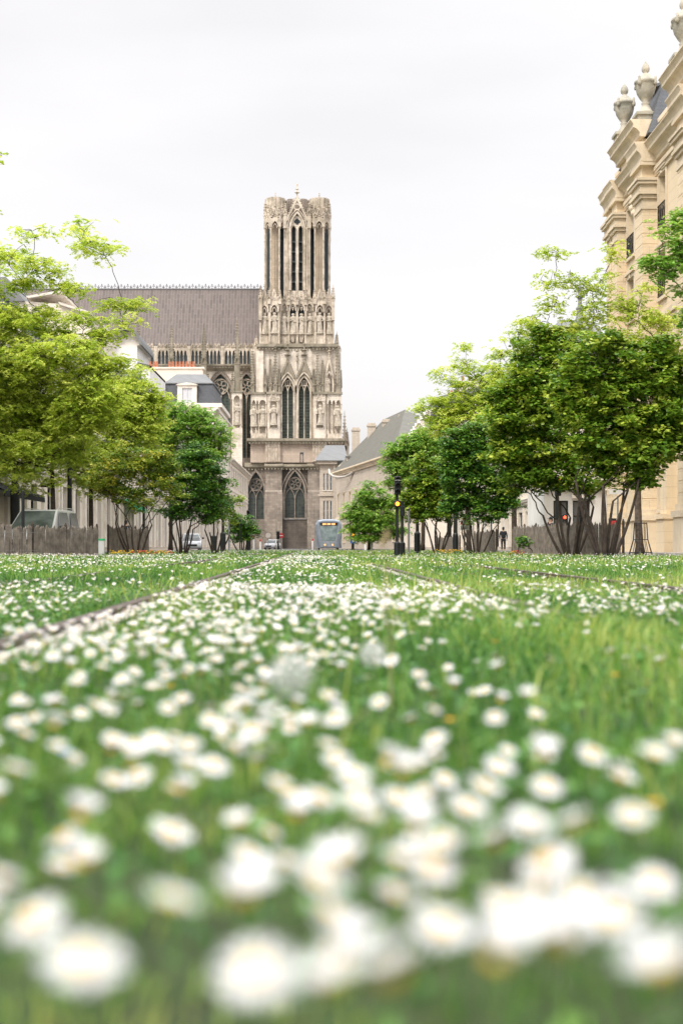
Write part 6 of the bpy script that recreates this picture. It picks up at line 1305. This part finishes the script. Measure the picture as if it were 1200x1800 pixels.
signal(489, 196, 'tiny dark signal beside the red round sign at the cathedral foot', [(486, 491.5, 934, 948)], [], 934, r=.05, foot=.12)
signal(437, 100, 'slim dark signal post in front of the small dark shrub', [(434, 440, 897, 914)], [], 895, r=.06, foot=.16, foot_h=1.0)
def post(px_, d, h, label, r=.045, mat='zinc', name='post'):
    x = PX(px_, d); t = thing(name, label, 'post', (x, d, 0)); g = MB(); g.lathe([(r * 1.8, -.05), (r * 1.8, .03), (r, .06), (r, h - .02), (r * .6, h)], x, d, 10); g.build('shaft', M[mat], t); g = MB(); g.lathe([(r * 1.25, h - .12), (r * 1.25, h - .05)], x, d, 10); g.build('band', M['pole'], t); return t
post(402.5, 80, 1.9, 'pale grey steel post right of the thick-footed lamp post'); post(422, 88, 2.0, 'thin dark post in front of the dark shrub', .04, 'pole'); post(718, 60, 1.95, 'pale steel post just right of the tram signals')
post(41, 43, 2.0, 'short dark post beside the thick lamp post at the left edge', .05, 'pole')
for p_, d_, lb in ((549.5, 165, 'white bollard with red cap left of the tram'), (642, 128, 'shorter white bollard with red cap right of the tram'), (653, 112, 'taller white bollard with red cap right of the tram'), (446, 160, 'white post with red cap at the foot of the left house'), (457.5, 150, 'white post with red bands left of the cathedral buttress')):
    x = PX(p_, d_); h = {549.5: 1.25, 642: .9, 653: 1.05, 446: 1.5, 457.5: 1.1}[p_]; t = thing('bollard', lb, 'bollard', (x, d_, 0), 'white bollards with red caps'); g = MB(); g.lathe([(.1, -.05), (.1, h - .22)], x, d_, 12); g.build('shaft', M['white'], t); g = MB(); g.lathe([(.1, h - .219), (.1, h - .03), (.07, h), (.01, h + .01)], x, d_, 12); g.build('red_cap', M['redpaint'], t)
# --- signs
def disc(g, x, y, z, r, th=.02, n=24): g.lathe([(r, 0), (r, th)], 0, 0, n); g.v = [(x + a, y + c, z + b) for a, b, c in g.v]
d = 198; x = PX(494, d); z = PZ(941.5, d); t = thing('round_sign', 'small red round no-entry sign at the foot of the cathedral', 'road sign', (x, d, 0)); g = MB(); g.lathe([(.04, -.05), (.04, z)], x, d, 8); g.build('pole', M['zinc'], t); g = MB(); disc(g, x, d - .08, z, .36); f = g.build('sign_face', M['redpaint'], t); g = MB(); g.box(x - .24, x + .24, d - .1, d - .081, z - .05, z + .05); g.build('white_bar', M['white'], f)
d = 200; x = PX(471.5, d); z = PZ(941, d); t = thing('round_sign', 'pale round sign seen from behind, left of the red one', 'road sign', (x, d, 0)); g = MB(); g.lathe([(.04, -.05), (.04, z)], x, d, 8); g.build('pole', M['zinc'], t); g = MB(); disc(g, x, d - .08, z, .36); g.build('sign_face', M['creamtrim'], t)
d = 58; x = PX(816, d); z = PZ(917, d); t = thing('warning_sign', 'white triangular warning sign with red border and a plate below, under the middle right tree', 'road sign', (x, d, 0))
g = MB(); g.lathe([(.03, -.05), (.03, z + .1)], x, d, 8); g.build('pole', M['zinc'], t)
g = MB(); g.prism([(x - .2, z - .12), (x + .2, z - .12), (x, z + .24)], d - .06, d - .04); f = g.build('sign_face', M['redpaint'], t); g = MB(); g.prism([(x - .14, z - .087), (x + .14, z - .087), (x, z + .17)], d - .068, d - .062); g.build('white_field', M['white'], f); g = MB(); g.box(x - .012, x + .012, d - .074, d - .069, z - .03, z + .08); g.box(x - .012, x + .012, d - .074, d - .069, z - .065, z - .045); g.build('mark', M['rubber'], f)
g = MB(); g.box(x - .18, x + .18, d - .06, d - .04, z - .34, z - .15); f = g.build('lower_plate', M['white'], t); g = MB(); g.box(x - .14, x + .14, d - .066, d - .061, z - .23, z - .21); g.box(x - .14, x + .1, d - .066, d - .061, z - .28, z - .26); g.build('text_lines', M['rubber'], f)
d = 56; x = PX(1085, d); t = thing('street_sign', 'small pale street name plate on a post behind the near right tree', 'road sign', (x, d, 0)); g = MB(); g.lathe([(.03, -.05), (.03, 2.3)], x, d, 8); g.build('pole', M['zinc'], t); g = MB(); g.box(x - .35, x + .3, d - .06, d - .04, PZ(869, d), PZ(860, d)); g.build('plate', M['white'], t)
# --- awnings, bin, cabinet, advertising, sapling
d = 66; t = thing('awning', 'dark folded shop awning at the left edge above the silver car', 'awning', (-13.2, d, 0)); g = MB(); g.sweep([(0, 0)] * 3, 0, 0) if False else g.add([(-13.95, 56, 3.0), (-13.95, 64, 3.0), (-12.7, 64, 2.5), (-12.7, 56, 2.5), (-13.95, 56, 3.06), (-13.95, 64, 3.06), (-12.7, 64, 2.56), (-12.7, 56, 2.56)], [(0, 1, 2, 3), (7, 6, 5, 4), (0, 4, 5, 1), (1, 5, 6, 2), (2, 6, 7, 3), (3, 7, 4, 0)]); g.build('cloth', M['darkcloth'], t); g = MB(); g.box(-12.72, -12.68, 56, 64, 2.3, 2.5); g.build('valance', M['darkcloth'], t)
t = thing('awning', 'bright green shop awning glimpsed through the bronze bush', 'awning', (-13.2, 101, 0)); g = MB(); g.add([(-13.9, 97, 3.6), (-13.9, 103, 3.6), (-13.1, 103, 3.0), (-13.1, 97, 3.0), (-13.9, 97, 3.65), (-13.9, 103, 3.65), (-13.1, 103, 3.05), (-13.1, 97, 3.05)], [(0, 1, 2, 3), (7, 6, 5, 4), (0, 4, 5, 1), (1, 5, 6, 2), (2, 6, 7, 3), (3, 7, 4, 0)]); g.build('cloth', M['green'], t); g = MB(); g.box(-13.12, -13.08, 97, 103, 2.75, 3.0); g.build('valance', M['green'], t)
x = PX(179, 46); t = thing('litter_bin', 'small pale litter bin between the two left fences', 'litter bin', (x, 46, 0)); g = MB(); g.frus(x, 46, .16, .16, -.05, .19, .19, .5); g.build('body', M['white'], t); g = MB(); g.frus(x, 46, .22, .22, .5, .18, .18, .56); g.build('lid', M['green'], t)
x = PX(1078, 70); t = thing('poster_stand', 'narrow red poster panel against the golden building plinth', 'poster stand', (x, 60, 0)); d = 60; x = PX(1076, d); g = MB(); g.box(x - .16, x + .16, d, d + .08, .1, 1.5); g.build('frame', M['pole'], t); g = MB(); g.box(x - .13, x + .13, d - .02, d - .003, .3, 1.4); g.build('poster', M['redpaint'], t)
tree('sapling', 'small leafy sapling in front of the right paling fence', 'shrub', base(921, 40), [(921, 955, 9, 8, 0, 1), (918, 945, 6, 7, 0, 1)], 'small', 'dogwood2', 51, stems=3, r0=.02, fork=.15, dens=5, sc=.7, twig=.004)
# --- flower beds
def bed(label, px0, px1, d, cols, n, seed, z=.10):
    r = random.Random(seed); x0, x1 = PX(px0, d), PX(px1, d); t = thing('flower_bed', label, 'flowers', ((x0 + x1) / 2, d, 0), None); t['kind'] = 'stuff'; gs = {c: MB() for c in cols}; gl = MB()
    for _ in range(n):
        x = r.uniform(x0, x1); y = d + r.uniform(-.5, .8); h = z * r.uniform(.6, 1.9); c = r.choice(cols); gs[c].octa((x, y, h), .028, .028, .018)
        for k in range(4): a = r.uniform(0, 6.28); q = r.uniform(.03, .08); gl.add([(x, y, h - .03), (x + q * math.cos(a) - .01, y + q * math.sin(a), h * .6), (x + q * 1.5 * math.cos(a), y + q * 1.5 * math.sin(a), h * .5), (x + q * math.cos(a) + .01, y + q * math.sin(a), h * .55)], [(0, 1, 2, 3)])
        gl.tube([(x, y, h - .01), (x, y, -.02)], .004, 3, False)
    for c in cols: gs[c].build('blooms', M[c], t)
    gl.build('leaves', M['stem'], t, recalc=False)
bed('red and yellow flowers under the bronze bush', 232, 300, 45, ['redpaint', 'yolk'], 90, 1); bed('yellow flowers at the left end of the bushes', 192, 232, 45, ['yolk'], 60, 2)
bed('yellow flowers under the middle right tree', 765, 812, 56, ['yolk'], 80, 3); bed('yellow flowers beside the sapling', 898, 918, 40, ['yolk', 'yolk', 'redpaint'], 30, 4)
# --- people
def person(label, px_, d, coat, hair, h=1.72, rz=0, phone=False, cap=False):
    x = PX(px_, d); t = thing('person', label, 'person', (x, d, -.02)); t.rotation_euler = (0, 0, rz); k = h / 1.75
    def skin(name, chain, mat, root=0):
        me = bpy.data.meshes.new(name); vs = [tuple(c * k for c in v[:3]) for v in chain['v']]; me.from_pydata(vs, chain['e'], []); o = bpy.data.objects.new(name, me); COL.objects.link(o); o.parent = t; me.materials.append(M[mat])
        m = o.modifiers.new('skin', 'SKIN'); m.use_smooth_shade = True; sv = me.skin_vertices[0].data
        for i, v in enumerate(chain['v']): sv[i].radius = (v[3] * k, v[4] * k)
        sv[root].use_root = True; s = o.modifiers.new('sub', 'SUBSURF'); s.levels = 1; s.render_levels = 2; return o
    el = (-.16, -.10, 1.12) if phone else (-.26, .02, 1.12); ha = (-.10, -.22, 1.42) if phone else (-.25, -.10, .88)
    V = [(0, 0, .95, .15, .11), (0, 0, 1.15, .14, .10), (0, 0, 1.38, .17, .10), (0, 0, 1.50, .06, .06), (0, -.02, 1.60, .075, .085), (0, -.01, 1.70, .07, .08),
         (-.19, 0, 1.40, .055, .055), (*el, .042, .042), (*ha, .026, .03), (.19, 0, 1.40, .055, .055), (.26, .02, 1.12, .042, .042), (.25, -.10, .88, .026, .03),
         (-.09, 0, .88, .085, .085), (-.10, -.03, .48, .06, .06), (-.10, .04, .09, .042, .045), (-.10, -.14, .03, .035, .03), (.09, 0, .88, .085, .085), (.10, .02, .48, .06, .06), (.10, .06, .09, .042, .045), (.10, -.12, .03, .035, .03)]
    E = [(0, 1), (1, 2), (2, 3), (3, 4), (4, 5), (2, 6), (6, 7), (7, 8), (2, 9), (9, 10), (10, 11), (0, 12), (12, 13), (13, 14), (14, 15), (0, 16), (16, 17), (17, 18), (18, 19)]
    for hnd, s in ((8, -1), (11, 1)):
        hx, hy, hz = V[hnd][:3]; up = 1 if (phone and s < 0) else -1; pm = len(V); V.append((hx, hy - .02, hz + up * .06, .03, .016)); E.append((hnd, pm))
        for j, (o_, L) in enumerate(((-.03, .065), (-.01, .075), (.01, .07), (.03, .055))): a = len(V); V.append((hx + o_ * 1.1, hy - .03, hz + up * (.06 + L * .6), .008, .008)); V.append((hx + o_, hy - .05, hz + up * (.06 + L), .007, .007)); E += [(pm, a), (a, a + 1)]
        a = len(V); V.append((hx - s * .04, hy - .04, hz + up * .07, .009, .009)); E.append((pm, a))
    skin('body', dict(v=V, e=E), 'skin')
    skin('coat', dict(v=[(0, 0, .88, .19, .15), (0, 0, 1.15, .19, .15), (0, 0, 1.37, .22, .15), (0, 0, 1.50, .12, .12), (-.19, 0, 1.39, .075, .075), (*el, .056, .056), (ha[0], ha[1] * .85, ha[2] + (.03 if not phone else -.05), .042, .042), (.19, 0, 1.39, .075, .075), (.26, .02, 1.12, .056, .056), (.25, -.085, .92, .042, .042)], e=[(0, 1), (1, 2), (2, 3), (2, 4), (4, 5), (5, 6), (2, 7), (7, 8), (8, 9)]), coat)
    skin('trousers', dict(v=[(0, 0, .93, .16, .12), (-.09, 0, .86, .1, .1), (-.10, -.03, .48, .075, .075), (-.10, .035, .14, .06, .06), (.09, 0, .86, .1, .1), (.10, .02, .48, .075, .075), (.10, .055, .14, .06, .06)], e=[(0, 1), (1, 2), (2, 3), (0, 4), (4, 5), (5, 6)]), 'darkcloth')
    g = MB(); g.ball((0, .015, 1.675 * k), .088 * k, .10 * k, .10 * k, 12, 8); g.ball((0, .05, 1.62 * k), .08 * k, .07 * k, .10 * k, 10, 6)
    if cap: g.box(-.07, .07, -.17, -.05, 1.69 * k, 1.70 * k)
    g.v = [tuple(Vector(p) + Vector((x, d, -.02))) for p in g.v]; g.build('cap' if cap else 'hair', M['darkcloth' if cap else hair], t, smooth=True)
    g = MB(); g.ball((0, -.105 * k, 1.605 * k), .012, .02, .02, 6, 4); g.ball((-.08 * k, 0, 1.61 * k), .012, .02, .03, 6, 4); g.ball((.08 * k, 0, 1.61 * k), .012, .02, .03, 6, 4)
    g.v = [tuple(Vector(p) + Vector((x, d, -.02))) for p in g.v]; g.build('nose_and_ears', M['skin'], t, smooth=True)
    g = MB(); g.ball((-.03 * k, -.098 * k, 1.635 * k), .010, .008, .006, 6, 4); g.ball((.03 * k, -.098 * k, 1.635 * k), .010, .008, .006, 6, 4); g.ball((0, -.100 * k, 1.565 * k), .022, .008, .005, 6, 4)
    g.v = [tuple(Vector(p) + Vector((x, d, -.02))) for p in g.v]; g.build('eyes_and_mouth', M['hairdark'], t)
    return t
person('person in a dark jacket seen from behind above the short left fence', 222, 76, 'darkcloth', 'hairdark', 1.74, R(160))
person('person in black coat and cap, hand to face, behind the right fence', 967, 70, 'darkcloth', 'hairdark', 1.78, R(-60), True, True)
person('grey-haired person in a grey jacket behind the left end of the curving right fence', 906, 88, 'greycloth', 'hairgrey', 1.70, R(40))
person('dark-haired person next to the grey-haired one behind the right fence', 922, 98, 'darkcloth', 'hairdark', 1.62, R(80))
person('person in a black jacket seen from behind in the gap between the right fences', 884, 100, 'darkcloth', 'hairdark', 1.72, R(175))
person('person partly hidden behind the trunks of the nearest right tree', 1043, 78, 'greycloth', 'hairdark', 1.66, R(20))
# --- tall foreground stalks in front of the signals
def stalk(px0, py0, px1, py1, d, label):
    a = P(px0, py0, d); b = P(px1, py1, d); t = thing('grass_stalk', label, 'grass stalk', (a.x, d, 0)); g = MB(); g.tube([(a.x, d, 0), ((a.x + b.x) / 2 + .004, d, b.z * .5), tuple(b)], [.0013, .001, .0007], 5); g.build('stem', M['straw'], t)
    g = MB(); g.ball((b.x, d, b.z), .0035, .0035, .012, 8, 6); 
    for k in range(22): q = k * 2.4; g.octa((b.x + .0035 * math.cos(q), d + .0035 * math.sin(q), b.z - .011 + .001 * k), .0014)
    g.build('seed_head', M['straw'], t)
M['straw'] = plain('dry_straw', (.42, .32, .17), .8)
stalk(686, 1190, 679, 944, 2.3, 'tall blurred dry grass stalk with a seed head in front of the right signals')
stalk(676, 1120, 671, 955, 3.4, 'shorter brown seed stalk just left of the tallest one')
